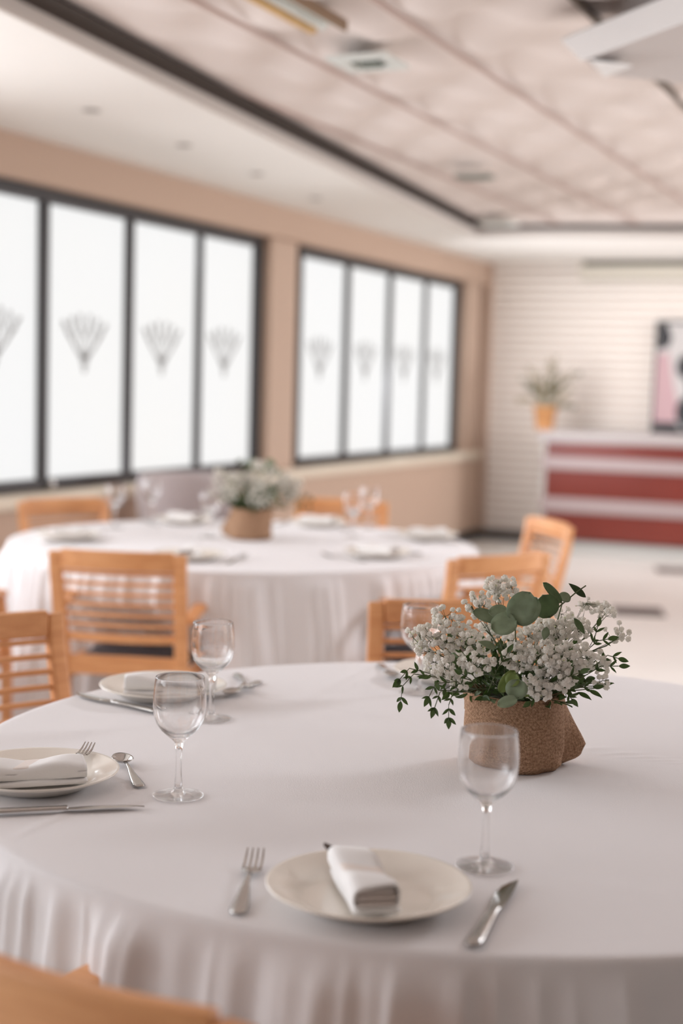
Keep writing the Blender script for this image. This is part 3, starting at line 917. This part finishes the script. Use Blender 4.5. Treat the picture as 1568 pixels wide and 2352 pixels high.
gl = [((409, 1828), 'wine glass standing left of centre on near table, sharp, beside the spoon'),
      ((485, 1652), 'wine glass behind the sharp one, beside the back left plate'),
      ((1112, 1990), 'wine glass in front of the burlap flower pot'),
      ((960, 1592), 'wine glass half hidden behind the left side of the bouquet')]
g0 = None
for (px, lab) in gl:
    p = onz(px[0], px[1], TZ + .001)
    if g0 is None: g0 = glass_proto(p, lab)
    else: dup(g0, p, 0, lab)
for (x, y, lab) in ((-.90, 5.74, 'wine glass at left end of far table, left of the tub chair'), (-.80, 6.10, 'wine glass in front of the tub chair on far table'),
                    (-.50, 5.50, 'wine glass just left of the far flower pot'), (.045, 5.66, 'nearer of the wine glass pair right of the far flower pot'), (.115, 6.00, 'farther wine glass of the pair, taller in view, right of far flower pot')):
    dup(g0, (x, y, TZ + .001), 0, lab)


def plate_proto(loc, label):
    t = thing('dinner_plate', label, 'plate', loc, 0, 'cream dinner plates')
    pr = [(0, .0042), (.070, .0042), (.078, .0060), (.084, .0105), (.098, .0165), (.115, .0235), (.1185, .0248), (.1198, .0236), (.1187, .0218), (.103, .0155), (.088, .0088), (.078, .0022), (.066, .0), (.062, .0), (.060, .0012), (0, .0012)]
    MB().lathe(pr, 96).build('dish', MT['china'], t, smooth=True)
    return t


def napkin_proto(loc, rz, label):
    t = thing('rolled_napkin', label, 'napkin', loc, rz, 'rolled white napkins')
    L_, W_, H_ = .135, .052, .030

    def slab(w_, h_, z0, y0, y1, x0=0.0, e1=.38, e2=.7, wob=.0030, ph=0.0, close_=True):
        def f(a, b_):
            q = a * 2 * PI
            k = math.sqrt(max(0, 1 - (2 * b_ - 1) ** 30)) if close_ else 1
            x = math.copysign(abs(math.cos(q)) ** e1, math.cos(q)) * w_ / 2; z = math.copysign(abs(math.sin(q)) ** e2, math.sin(q)) * h_ / 2
            y = y0 + (y1 - y0) * b_
            x *= 1 + .03 * math.sin(b_ * 9 + ph); z *= (1 + .05 * math.sin(b_ * 7 + 1 + ph))
            if close_: x *= .9 + .1 * k; z *= k
            return (x + x0, y, z0 + h_ / 2 + z + (wob * math.sin(b_ * 10 + 2 * x / w_ + ph) if z > 0 else wob * .4 * math.sin(b_ * 8 + ph)))
        return f
    MB().grid(slab(W_, H_ - .008, .0095, -L_ / 2, L_ / 2, close_=False), 48, 32, close=True).build('outer_wrap', MT['napkin'], t, smooth=True, solid=.0022)
    MB().grid(slab(W_ + .002, .0105, .0005, -L_ / 2 - .001, L_ / 2 + .002, x0=.0015, ph=1.7, wob=.0012), 48, 32, close=True).build('lower_fold', MT['napkin'], t, smooth=True)
    for kk in range(3):
        hh = (H_ - .0115) / 3
        MB().grid(slab(W_ * (.88, .93, .86)[kk], hh * .93, .0112 + kk * hh, -L_ / 2 - .0035 + .0010 * kk, L_ / 2 - .002, wob=.0008, ph=kk), 32, 12, close=True).build('inner_fold', MT['napedge'], t, smooth=True)
    return t


def flatoutline(mb, prof, th, n=1):
    # prof: list of (y, halfwidth, z); slightly domed blade/handle
    n0 = len(mb.V)
    for (y, w_, z) in prof:
        for (a, dz) in ((-1, 0), (-.6, th), (.6, th), (1, 0), (.6, -th * .4), (-.6, -th * .4)): mb.V.append(Vector((a * w_, y, z + dz)))
    K = 6
    for i in range(len(prof) - 1):
        for k_ in range(K): mb.face((n0 + i * K + k_, n0 + i * K + (k_ + 1) % K, n0 + (i + 1) * K + (k_ + 1) % K, n0 + (i + 1) * K + k_))
    mb.face([n0 + k_ for k_ in range(K)]); mb.face([n0 + (len(prof) - 1) * K + k_ for k_ in range(K)])
    return mb


HANDLE = [(0, .004, .0022), (.003, .0085, .0022), (.010, .0105, .0024), (.03, .0098, .003), (.06, .0070, .005), (.085, .0042, .008), (.105, .0030, .0095)]


def fork_proto(loc, rz, label):
    t = thing('fork', label, 'fork', loc, rz, 'steel forks')
    flatoutline(MB(), HANDLE + [(.122, .0035, .0085)], .0013).build('handle', MT['steel'], t, smooth=True)
    h_ = MB(); flatoutline(h_, [(.121, .0036, .0085), (.128, .0085, .0070), (.136, .0118, .0055), (.148, .0122, .0048)], .0012)
    for k_ in range(4):
        x = -.0104 + k_ * .0208 / 3
        h_.sweep([(x, .146, .0050), (x, .160, .0058), (x, .175, .0095), (x * .97, .190, .0165)], [.0036, .0032, .0030, .0018], [.0020, .0020, .0018, .0010], side=(1, 0, 0))
    h_.build('tines', MT['steel'], t, smooth=False)
    return t


def knife_proto(loc, rz, label):
    t = thing('table_knife', label, 'knife', loc, rz, 'steel table knives')
    flatoutline(MB(), [(0, .006, .0045), (.004, .0098, .0045), (.02, .0102, .0045), (.06, .0085, .0045), (.095, .0072, .0045), (.112, .0062, .0045), (.118, .0080, .0045), (.121, .0075, .0045)], .0032).build('handle', MT['steel'], t, smooth=True)
    mb = MB(); pr = [(.119, -.006, .007), (.130, -.0085, .0085), (.150, -.0105, .0092), (.175, -.0108, .0092), (.200, -.0080, .0088), (.216, -.0020, .0080), (.226, .0065, .0072)]
    n0 = len(mb.V)
    for (y, xl, xr) in pr:
        for (x, z) in ((xl, .0035), ((xl + xr) / 2, .0052), (xr, .0048), ((xl + xr) / 2, .0030)): mb.V.append(Vector((x, y, z)))
    for i in range(len(pr) - 1):
        for k_ in range(4): mb.face((n0 + i * 4 + k_, n0 + i * 4 + (k_ + 1) % 4, n0 + (i + 1) * 4 + (k_ + 1) % 4, n0 + (i + 1) * 4 + k_))
    mb.face([n0 + k_ for k_ in range(4)]); mb.face([n0 + (len(pr) - 1) * 4 + k_ for k_ in range(4)])
    mb.build('blade', MT['steel'], t)
    return t


def spoon_proto(loc, rz, label):
    t = thing('spoon', label, 'spoon', loc, rz, 'steel spoons')
    hp = [(y * .93, w_ * .9, z) for (y, w_, z) in HANDLE]
    flatoutline(MB(), hp + [(.116, .0034, .0092)], .0013).build('handle', MT['steel'], t, smooth=True)

    def bowl(a, b_):
        q = a * 2 * PI; r_ = b_; l = .0255 * (1 + .12 * math.sin(q)); w_ = .0165
        return (math.cos(q) * w_ * r_, .138 + math.sin(q) * l * r_, .0108 - .0078 * (1 - r_ ** 2))
    MB().grid(bowl, 36, 10, close=True).build('bowl', MT['steel'], t, smooth=True, solid=.0013)
    return t


def dirz(p0, p1): return math.atan2(-(p1.x - p0.x), p1.y - p0.y)      # rotation that aims local +y from p0 to p1


V3 = lambda x, y, z=TZ + .001: Vector((x, y, z))
NP1 = V3(.0435, 1.640); NP2 = V3(-.436, 2.088); NP3 = V3(-.328, 2.705)
pl0 = plate_proto(NP1, 'cream dinner plate at the front of the near table')
dup(pl0, NP2, 0, 'cream dinner plate cut by the left edge of picture, on the near table')
dup(pl0, NP3, 0, 'cream dinner plate on the near table behind the two left wine glasses')
pA = V3(.235, 2.93)
dup(pl0, pA, 0, 'cream dinner plate hidden behind the bouquet on the near table')
ra = onz(800, 1942, TZ + .042); rb_ = onz(870, 2050, TZ + .042)
na0 = napkin_proto(((ra + rb_) / 2 + Vector((0, 0, -.0305))), dirz(rb_, ra), 'rolled white napkin lying across the front plate')
na0.location.z = TZ + .0095; na0.scale = (1, 1.08, 1.1)
MB().sweep([(-.014, .060, .022), (-.020, .074, .026), (-.028, .086, .029)], [.014, .011, .002], .003, side=(1, 0, 0)).build('brown_tip', MT['brown'], na0)
na0.rotation_euler[0] = 0
n_ = dup(na0, V3(-.446, 2.068, TZ + .0075), math.radians(-72), 'rolled white napkin on the plate at the left picture edge'); n_.scale = (1.05, 1.22, 1.0)
n_ = dup(na0, V3(-.312, 2.690, TZ + .0075), math.radians(-87), 'rolled white napkin on plate behind the two left wine glasses'); n_.scale = (.95, 1.25, 1.1)
dup(na0, V3(.235, 2.93, TZ + .0065), math.radians(80), 'rolled white napkin hidden behind the bouquet')
for o in list(bpy.data.objects):
    if o.name.startswith('brown_tip.'): bpy.data.objects.remove(o)
f0 = onz(545, 2106, TZ); f1 = onz(586, 1953, TZ + .017)
fk = fork_proto(V3(f0.x, f0.y), dirz(f0, f1), 'steel fork left of the front plate')
n_ = dup(fk, V3(-.412, 2.068, TZ + .0215), dirz(V3(-.392, 2.147), V3(-.379, 2.195)), 'steel fork lying on the left plate, its tines poking out behind the napkin'); n_.scale = (.8, .70, 1)
sp0 = onz(322, 1812, TZ); sp1 = onz(280, 1740, TZ + .01)
spn = spoon_proto(V3(sp0.x, sp0.y), dirz(sp0, sp1), 'steel spoon between the left plate and the sharp wine glass')
k0 = onz(1083, 2184, TZ); k1 = onz(1174, 2034, TZ)
kn = knife_proto(V3(k0.x, k0.y), dirz(k0, k1), 'steel table knife right of the front plate')
k1 = onz(330, 1857, TZ); kd = Vector((-.19, -.05, 0)).normalized()
kp = k1 + kd * .226
dup(kn, V3(kp.x, kp.y), dirz(kp, k1), 'steel table knife in front of the plate at left picture edge')
k1 = onz(170, 1598, TZ); k0 = onz(372, 1643, TZ); kd = (k0 - k1).normalized(); kp = k1 + kd * .226
dup(kn, V3(kp.x, kp.y), dirz(kp, k1), 'steel table knife in front of the back left plate')
s0 = onz(505, 1612, TZ); s1 = onz(596, 1568, TZ)
dup(spn, V3(s1.x, s1.y), dirz(s1, s0), 'steel spoon right of the back left plate')
k0 = onz(528, 1562, TZ)
dup(fk, V3(k0.x + .01, k0.y + .05), dirz(V3(k0.x, k0.y), V3(k0.x + .05, 2.62)), 'steel fork beside the spoon right of the back left plate')
k0 = onz(872, 1528, TZ); k1 = onz(913, 1575, TZ)
dup(spn, V3(k0.x, k0.y), dirz(k0, k1), 'dark reflecting spoon behind the bouquet, left of the half hidden wine glass')
# far table settings
for (x, y, rz, lab) in ((-1.00, 5.30, -.9, 'at the left rim of the far table'), (-.655, 6.02, -2.2, 'at the back left of the far table by the tub chair'), (-.10, 6.05, 1.2, 'at the back of the far table, right of its flower pot'),
                        (.34, 5.66, 1.7, 'at the right rim of the far table'), (.13, 5.02, .9, 'at the near right of the far table'), (-.50, 4.80, -.1, 'at the near side of the far table, behind the slat chair')):
    dup(pl0, V3(x, y), 0, 'cream dinner plate ' + lab)
    n_ = dup(na0, V3(x, y, TZ + .0065), rz, 'rolled white napkin ' + lab)
    c_ = Vector((T2.x - x, T2.y - y, 0)).normalized(); s_ = Vector((c_.y, -c_.x, 0))
    if lab.startswith('at the near side'): s_ = -s_
    o_ = V3(x, y) + s_ * .155 - c_ * .08; dup(kn, o_, dirz(o_, o_ + c_), 'steel table knife ' + lab)
    o_ = V3(x, y) - s_ * .150 - c_ * .06; dup(fk, o_, dirz(o_, o_ + c_), 'steel fork ' + lab)
for o in list(bpy.data.objects):
    if o.name.startswith('brown_tip.'): bpy.data.objects.remove(o)

# ------------------------------------------------------------------ flower arrangement
FC = Vector((.288, 2.278, TZ + .001))
fa = thing('flower_arrangement', "white baby's breath and eucalyptus bouquet in a burlap wrapped pot on the near table", 'flower arrangement', FC, 0, 'flower arrangements in burlap')
RIM_H = .117


def sack_fn(a, v):
    th = a * 2 * PI
    z = v * RIM_H
    r_ = .079 + .004 * math.sin(v * PI) - .002 * v
    # rolled bottom
    r_ -= .010 * (1 - smooth01(v / .10))
    # right hand fold that bulges to a point low down
    def near(t0, wd):
        d = (th - t0 + PI) % (2 * PI) - PI; return math.exp(-(d / wd) ** 2)
    bulge = near(math.radians(8), .17)
    r_ += .034 * bulge * max(0, 1 - abs(v - .27) / .62) ** 1.2 * smooth01(.25 + v / .2) + .002 * bulge
    r_ -= .007 * near(math.radians(-16), .10) * smooth01(1.2 - v)
    r_ += .010 * near(math.radians(192), .16) * (1 - smooth01(v / .35)) + .006 * near(math.radians(182), .13) * smooth01((v - .75) / .25)
    r_ += .0018 * math.sin(3 * th + 2.2 * v + .4) + .0010 * math.sin(7 * th - 5 * v)
    # creases near the foot
    r_ += .0022 * math.sin(9 * th + 14 * v) * math.exp(-(v / .28) ** 2)
    zz = z + .0015 * math.sin(2 * th + .8) * v + .0006 * math.sin(5 * th) * v
    # slight lean to the left at the rim
    return (r_ * math.cos(th) * 1.0 - .006 * v, r_ * math.sin(th) * .96, max(.0005, zz))


mb = MB(); mb.grid(sack_fn, 180, 60, close=True, uvf=lambda a, v: (a * .50, v * RIM_H))
# rim folded inwards
def rim(a, v):
    x, y, z = sack_fn(a, 1.0); q = v * PI; k_ = 1 - .035 * (1 - math.cos(q)) / 2
    return (x * k_, y * k_, z + .0022 * math.sin(q) - .03 * max(0, v - .5) * 2)
mb.grid(rim, 180, 8, close=True, uvf=lambda a, v: (a * .50, RIM_H + v * .02))
mb.build('burlap_sack', MT['burlap'], fa, smooth=True)
MB().lathe([(0, .004), (.066, .004), (.068, .02), (.070, .100), (.05, .106), (0, .108)], 32).build('inner_pot', MT['soil'], fa, smooth=True)

rnd = random.Random(21)


def loc_(px, py, Y): return at(px, py, Y) - FC


def floret(mb, c, r, up, rn):
    # ruffled little pompon: a ball crumpled by overlapping petals
    up = up.normalized(); a = up.cross(Vector((.3, .8, .5))).normalized(); b_ = up.cross(a)
    sd = Vector((rn.uniform(0, 50), rn.uniform(0, 50), rn.uniform(0, 50))); NU, NV = 12, 8
    n0 = len(mb.V); sq = rn.uniform(.78, 1.0)
    for j in range(NV + 1):
        ph = PI * (.02 + .96 * j / NV)
        for i in range(NU):
            th = 2 * PI * (i + .5 * (j % 2)) / NU
            d_ = Vector((math.sin(ph) * math.cos(th), math.sin(ph) * math.sin(th), math.cos(ph)))
            nz_ = noise.noise(d_ * 3.1 + sd); pet = .5 + .5 * math.sin(5 * th + 2.5 * ph + sd.x)
            rr = r * (.80 + .34 * nz_ + .16 * pet * math.sin(ph) - .22 * math.exp(-(ph / .35) ** 2))
            mb.V.append(c + (a * d_.x + b_ * d_.y + up * d_.z * sq) * rr)
    for j in range(NV):
        for i in range(NU):
            i2 = (i + 1) % NU; mb.face((n0 + j * NU + i, n0 + j * NU + i2, n0 + (j + 1) * NU + i2, n0 + (j + 1) * NU + i))
    mb.face([n0 + i for i in range(NU)][::-1]); mb.face([n0 + NV * NU + i for i in range(NU)])


def bud(mb, c, r):
    n0 = len(mb.V)
    for d_ in ((0, 0, 1), (1, 0, 0), (0, 1, 0), (-1, 0, 0), (0, -1, 0), (0, 0, -1)): mb.V.append(c + Vector(d_) * r)
    for f_ in ((0, 1, 2), (0, 2, 3), (0, 3, 4), (0, 4, 1), (5, 2, 1), (5, 3, 2), (5, 4, 3), (5, 1, 4)): mb.face([n0 + q for q in f_])


# (centre px, py, depth, radius px x, y, number of florets, buds)
CL = [(1152, 1350, 2.28, 42, 34, 44, 6), (1095, 1392, 2.25, 42, 34, 26, 5), (1030, 1425, 2.23, 50, 34, 30, 8), (1000, 1470, 2.20, 58, 42, 52, 14), (955, 1462, 2.20, 28, 26, 14, 10),
      (1075, 1470, 2.20, 52, 34, 30, 10), (1020, 1530, 2.18, 56, 32, 38, 6), (1100, 1520, 2.17, 44, 30, 34, 5), (1050, 1570, 2.17, 26, 16, 9, 2), (1240, 1395, 2.36, 30, 20, 9, 4), (1130, 1440, 2.30, 36, 26, 16, 3),
      (1195, 1465, 2.20, 42, 30, 26, 2), (1190, 1510, 2.17, 46, 36, 50, 2), (1262, 1450, 2.22, 52, 32, 48, 2), (1315, 1445, 2.24, 48, 32, 44, 2), (1255, 1510, 2.16, 54, 40, 66, 2), (1320, 1510, 2.18, 54, 42, 60, 2),
      (1275, 1560, 2.16, 52, 30, 50, 2), (1225, 1575, 2.15, 40, 26, 28, 3), (1240, 1595, 2.15, 28, 12, 12, 2), (1375, 1525, 2.22, 34, 32, 18, 2), (1385, 1560, 2.20, 28, 22, 8, 1), (1355, 1388, 2.30, 42, 20, 16, 2),
      (1395, 1405, 2.28, 26, 20, 10, 1), (1418, 1452, 2.26, 30, 26, 12, 1), (1290, 1410, 2.32, 30, 20, 8, 2), (1150, 1565, 2.30, 60, 25, 16, 2), (1250, 1470, 2.40, 90, 60, 50, 4), (1060, 1480, 2.38, 80, 60, 40, 6)]
for (px, py, Y, rx, ry, nf, nb_) in CL:
    cen = loc_(px, py, Y); s_ = Y / F_PX
    st = MB()
    base = Vector((cen.x * .18 + rnd.uniform(-.02, .02), rnd.uniform(-.025, .02), .098))
    mid = base.lerp(cen, .5) + Vector((-cen.x * .12, 0, .018))
    hub = base.lerp(cen, .80) + Vector((0, 0, -.006))
    path = [base * (1 - q) ** 2 + mid * 2 * q * (1 - q) + hub * q * q for q in [i / 6 for i in range(7)]]
    st.tube(path, .0009, 5)
    fl = MB(); bd = MB()
    subs = []
    for k_ in range(max(3, nf // 7)):
        q = rnd.uniform(0, 6.28); rr = rnd.uniform(.3, .75)
        sp = cen + Vector((math.cos(q) * rx * s_ * rr * .8, rnd.uniform(-.012, .014), math.sin(q) * ry * s_ * rr * .8 - .004)); subs.append(sp)
        m1 = hub.lerp(sp, .5) + Vector((rnd.uniform(-.004, .004), 0, rnd.uniform(-.003, .003)))
        st.tube([path[5], m1, sp], .00055, 4)
    nf = int(nf * 1.4)
    for k_ in range(nf + nb_):
        for _ in range(20):
            v_ = Vector((rnd.uniform(-1, 1), rnd.uniform(-1, 1), rnd.uniform(-1, 1)))
            if v_.length < 1: break
        pos = cen + Vector((v_.x * rx * s_, v_.y * .026, v_.z * ry * s_))
        sb = min(subs, key=lambda q_: (q_ - pos).length)
        st.tube([sb, sb.lerp(pos, .5) + Vector((0, 0, -.002)), pos], .00035, 3, cap=False)
        if k_ < nf: floret(fl, pos, rnd.uniform(.0038, .0057), Vector((v_.x + rnd.uniform(-.5, .5), v_.y - .45, v_.z + .35)), rnd)
        else: bud(bd, pos, rnd.uniform(.0012, .0019))
    so_ = st.build('gypsophila_sprig', MT['stem'], fa, recalc=False)
    fl.build('flower_heads', MT['floret'], so_, recalc=False, smooth=False)
    if nb_: bd.build('buds', MT['bud'], so_, recalc=False)


def leaf(mb, p, tip_dir, nrm, ln, wd, cup=.12, rnd_=False, nseg=8, fold=0.0):
    d_ = tip_dir.normalized(); n_ = (nrm - d_ * nrm.dot(d_)).normalized(); sd = d_.cross(n_)
    n0 = len(mb.V); cols = 5
    for i in range(nseg + 1):
        t_ = i / nseg
        if rnd_: w_ = wd * math.sqrt(max(0, 1 - (2 * t_ - 1) ** 2)) * (1 + .08 * (1 - t_))
        else: w_ = wd * (math.sin(PI * t_ ** .85) ** .9 if 0 < t_ < 1 else 0)
        w_ = max(w_, wd * .02)
        for j in range(cols):
            q = -1 + 2 * j / (cols - 1)
            lift = cup * wd * q * q + fold * wd * abs(q) - cup * ln * .6 * (t_ - .5) ** 2 * 2
            mb.V.append(p + d_ * (ln * t_) + sd * (q * w_ * .5) + n_ * lift)
    for i in range(nseg):
        for j in range(cols - 1): a_ = n0 + i * cols + j; mb.face((a_, a_ + 1, a_ + 1 + cols, a_ + cols))


tocam = Vector((0, -1, .25))
# large round eucalyptus leaves: (base px, tip px, Y, width px, tilt, material)
EU = [((1178, 1428), (1218, 1360), 2.135, 64, (.15, 0, .2), 'euca'), ((1186, 1424), (1128, 1446), 2.13, 56, (-.1, 0, .5), 'euca'), ((1182, 1432), (1232, 1372), 2.15, 62, (.5, 0, .1), 'euca'),
      ((1262, 1418), (1246, 1366), 2.19, 58, (.2, 0, .0), 'euca_dark'), ((1290, 1385), (1247, 1338), 2.20, 24, (.3, 0, .5), 'euca_dark'), ((1310, 1375), (1282, 1370), 2.21, 26, (.1, 0, .5), 'euca'), ((1345, 1372), (1306, 1340), 2.22, 17, (-.4, 0, .4), 'leaf'),
      ((1165, 1400), (1122, 1408), 2.22, 30, (0, 0, .4), 'euca'), ((1145, 1425), (1085, 1405), 2.23, 34, (0, 0, .6), 'euca'), ((1185, 1548), (1168, 1575), 2.12, 34, (-.2, 0, .4), 'lime'), ((1182, 1540), (1146, 1590), 2.13, 30, (.2, 0, .2), 'lime'), ((1190, 1560), (1182, 1606), 2.115, 50, (-.1, 0, .3), 'euca'),
      ((1188, 1604), (1142, 1620), 2.105, 28, (.0, 0, .5), 'euca'), ((1140, 1488), (1098, 1474), 2.13, 20, (0, 0, .6), 'euca'), ((1318, 1420), (1342, 1456), 2.18, 18, (.4, 0, .2), 'euca_dark'), ((1255, 1440), (1248, 1470), 2.14, 22, (.5, 0, .1), 'euca'), ((1200, 1600), (1215, 1575), 2.14, 26, (.4, 0, .2), 'lime')]
es = MB()
for (p0, p1) in (((1180, 1590, 2.25), (1182, 1428, 2.14)), ((1230, 1590, 2.28), (1290, 1388, 2.21)), ((1290, 1388, 2.21), (1345, 1345, 2.22)), ((1180, 1600, 2.22), (1188, 1545, 2.13)), ((1188, 1545, 2.13), (1190, 1606, 2.11)), ((1262, 1418, 2.19), (1292, 1385, 2.20)), ((1180, 1500, 2.2), (1140, 1425, 2.23))):
    a_, b_ = loc_(*p0), loc_(*p1); es.tube([a_, a_.lerp(b_, .5) + Vector((.003, 0, .004)), b_], .0011, 5)
eo = es.build('eucalyptus_sprig', MT['stem'], fa, recalc=False)
for (b0, t0, Y, wpx, tl, mk_) in EU:
    p0, p1 = loc_(*b0, Y), loc_(*t0, Y - .004); s_ = Y / F_PX
    m_ = MB(); leaf(m_, p0, p1 - p0, tocam + Vector(tl), (p1 - p0).length, wpx * s_, .10, rnd_=(wpx > 22), nseg=12)
    m_.build('round_leaf', MT[mk_], eo, smooth=True, recalc=False, solid=.0004)
# sprays of small dark leaves: path px + Y, leaf length px
SP = [[(1060, 1580, 2.2), (1000, 1555, 2.17), (950, 1548, 2.16), (925, 1575, 2.15), (920, 1610, 2.15)], [(1040, 1560, 2.2), (980, 1545, 2.17), (940, 1535, 2.16), (918, 1560, 2.15)],
      [(1075, 1590, 2.2), (1035, 1575, 2.15), (1010, 1590, 2.13), (998, 1625, 2.12)], [(1070, 1590, 2.2), (1040, 1590, 2.13), (1030, 1620, 2.11), (1030, 1648, 2.11)], [(1080, 1592, 2.2), (1050, 1565, 2.15), (1000, 1570, 2.14), (985, 1600, 2.13)],
      [(1280, 1590, 2.2), (1320, 1580, 2.17), (1360, 1578, 2.17)], [(1280, 1595, 2.2), (1300, 1590, 2.16), (1312, 1605, 2.15)], [(1330, 1560, 2.2), (1380, 1530, 2.2), (1420, 1530, 2.2)], [(1350, 1540, 2.2), (1395, 1505, 2.22), (1418, 1512, 2.22)],
      [(1340, 1500, 2.22), (1372, 1472, 2.22), (1395, 1468, 2.22)], [(1345, 1500, 2.22), (1365, 1465, 2.23), (1372, 1440, 2.24)], [(1120, 1590, 2.2), (1140, 1540, 2.16), (1165, 1500, 2.15)], [(1100, 1590, 2.2), (1080, 1560, 2.15), (1060, 1548, 2.14)],
      [(1250, 1600, 2.2), (1235, 1600, 2.14), (1218, 1612, 2.13)], [(1300, 1600, 2.2), (1290, 1560, 2.15), (1330, 1545, 2.14)]]
for path in SP:
    pts = [loc_(*q) for q in path]; m_ = MB(); fine = []
    for i in range(len(pts) - 1):
        for j in range(4): fine.append(pts[i].lerp(pts[i + 1], j / 4))
    fine.append(pts[-1]); m_.tube(fine, .0007, 4)
    lf = MB()
    for i in range(3, len(fine), 3):
        dr = (fine[i] - fine[i - 1]).normalized()
        for sg in (-1, 1):
            sd = dr.cross(Vector((0, -1, 0))).normalized() * sg
            leaf(lf, fine[i], dr * .8 + sd * rnd.uniform(.5, .9) + Vector((0, rnd.uniform(-.3, .3), 0)), tocam + Vector((rnd.uniform(-.6, .6), 0, rnd.uniform(-.3, .6))), rnd.uniform(.010, .017), rnd.uniform(.0038, .006), .15, fold=.1)
    leaf(lf, fine[-1], fine[-1] - fine[-2], tocam, .018, .008, .15)
    o_ = m_.build('leafy_sprig', MT['stem'], fa, recalc=False)
    lf.build('leaves', MT['leaf'], o_, smooth=True, recalc=False)
# filler greenery just above the rim and inside the bouquet
m_ = MB(); lf = MB()
for k_ in range(60):
    an = rnd.uniform(0, 2 * PI); el = rnd.uniform(.15, 1.35)
    ln = rnd.uniform(.06, .115)
    p0 = Vector((math.cos(an) * .03, math.sin(an) * .03, .104)); dr = Vector((math.cos(an) * math.cos(el) * 1.15, math.sin(an) * math.cos(el) * .8, math.sin(el)))
    p1 = p0 + dr * ln; m_.tube([p0, p0.lerp(p1, .5) + Vector((0, 0, .006)), p1], .0008, 4)
    for j in range(5):
        q = p0.lerp(p1, .35 + .16 * j)
        leaf(lf, q, dr + Vector((rnd.gauss(0, .8), rnd.gauss(0, .8), rnd.gauss(0, .6))), Vector((rnd.gauss(0, 1), -1, rnd.gauss(.4, .6))), rnd.uniform(.016, .030), rnd.uniform(.007, .012), .15, fold=.1)
o_ = m_.build('filler_greenery', MT['stem'], fa, recalc=False)
lf.build('leaves', MT['leaf'], o_, smooth=True, recalc=False)

dup(fa, (-.345, 5.48, TZ + .001), math.radians(160), "white baby's breath bouquet in a burlap wrapped pot on the far table")
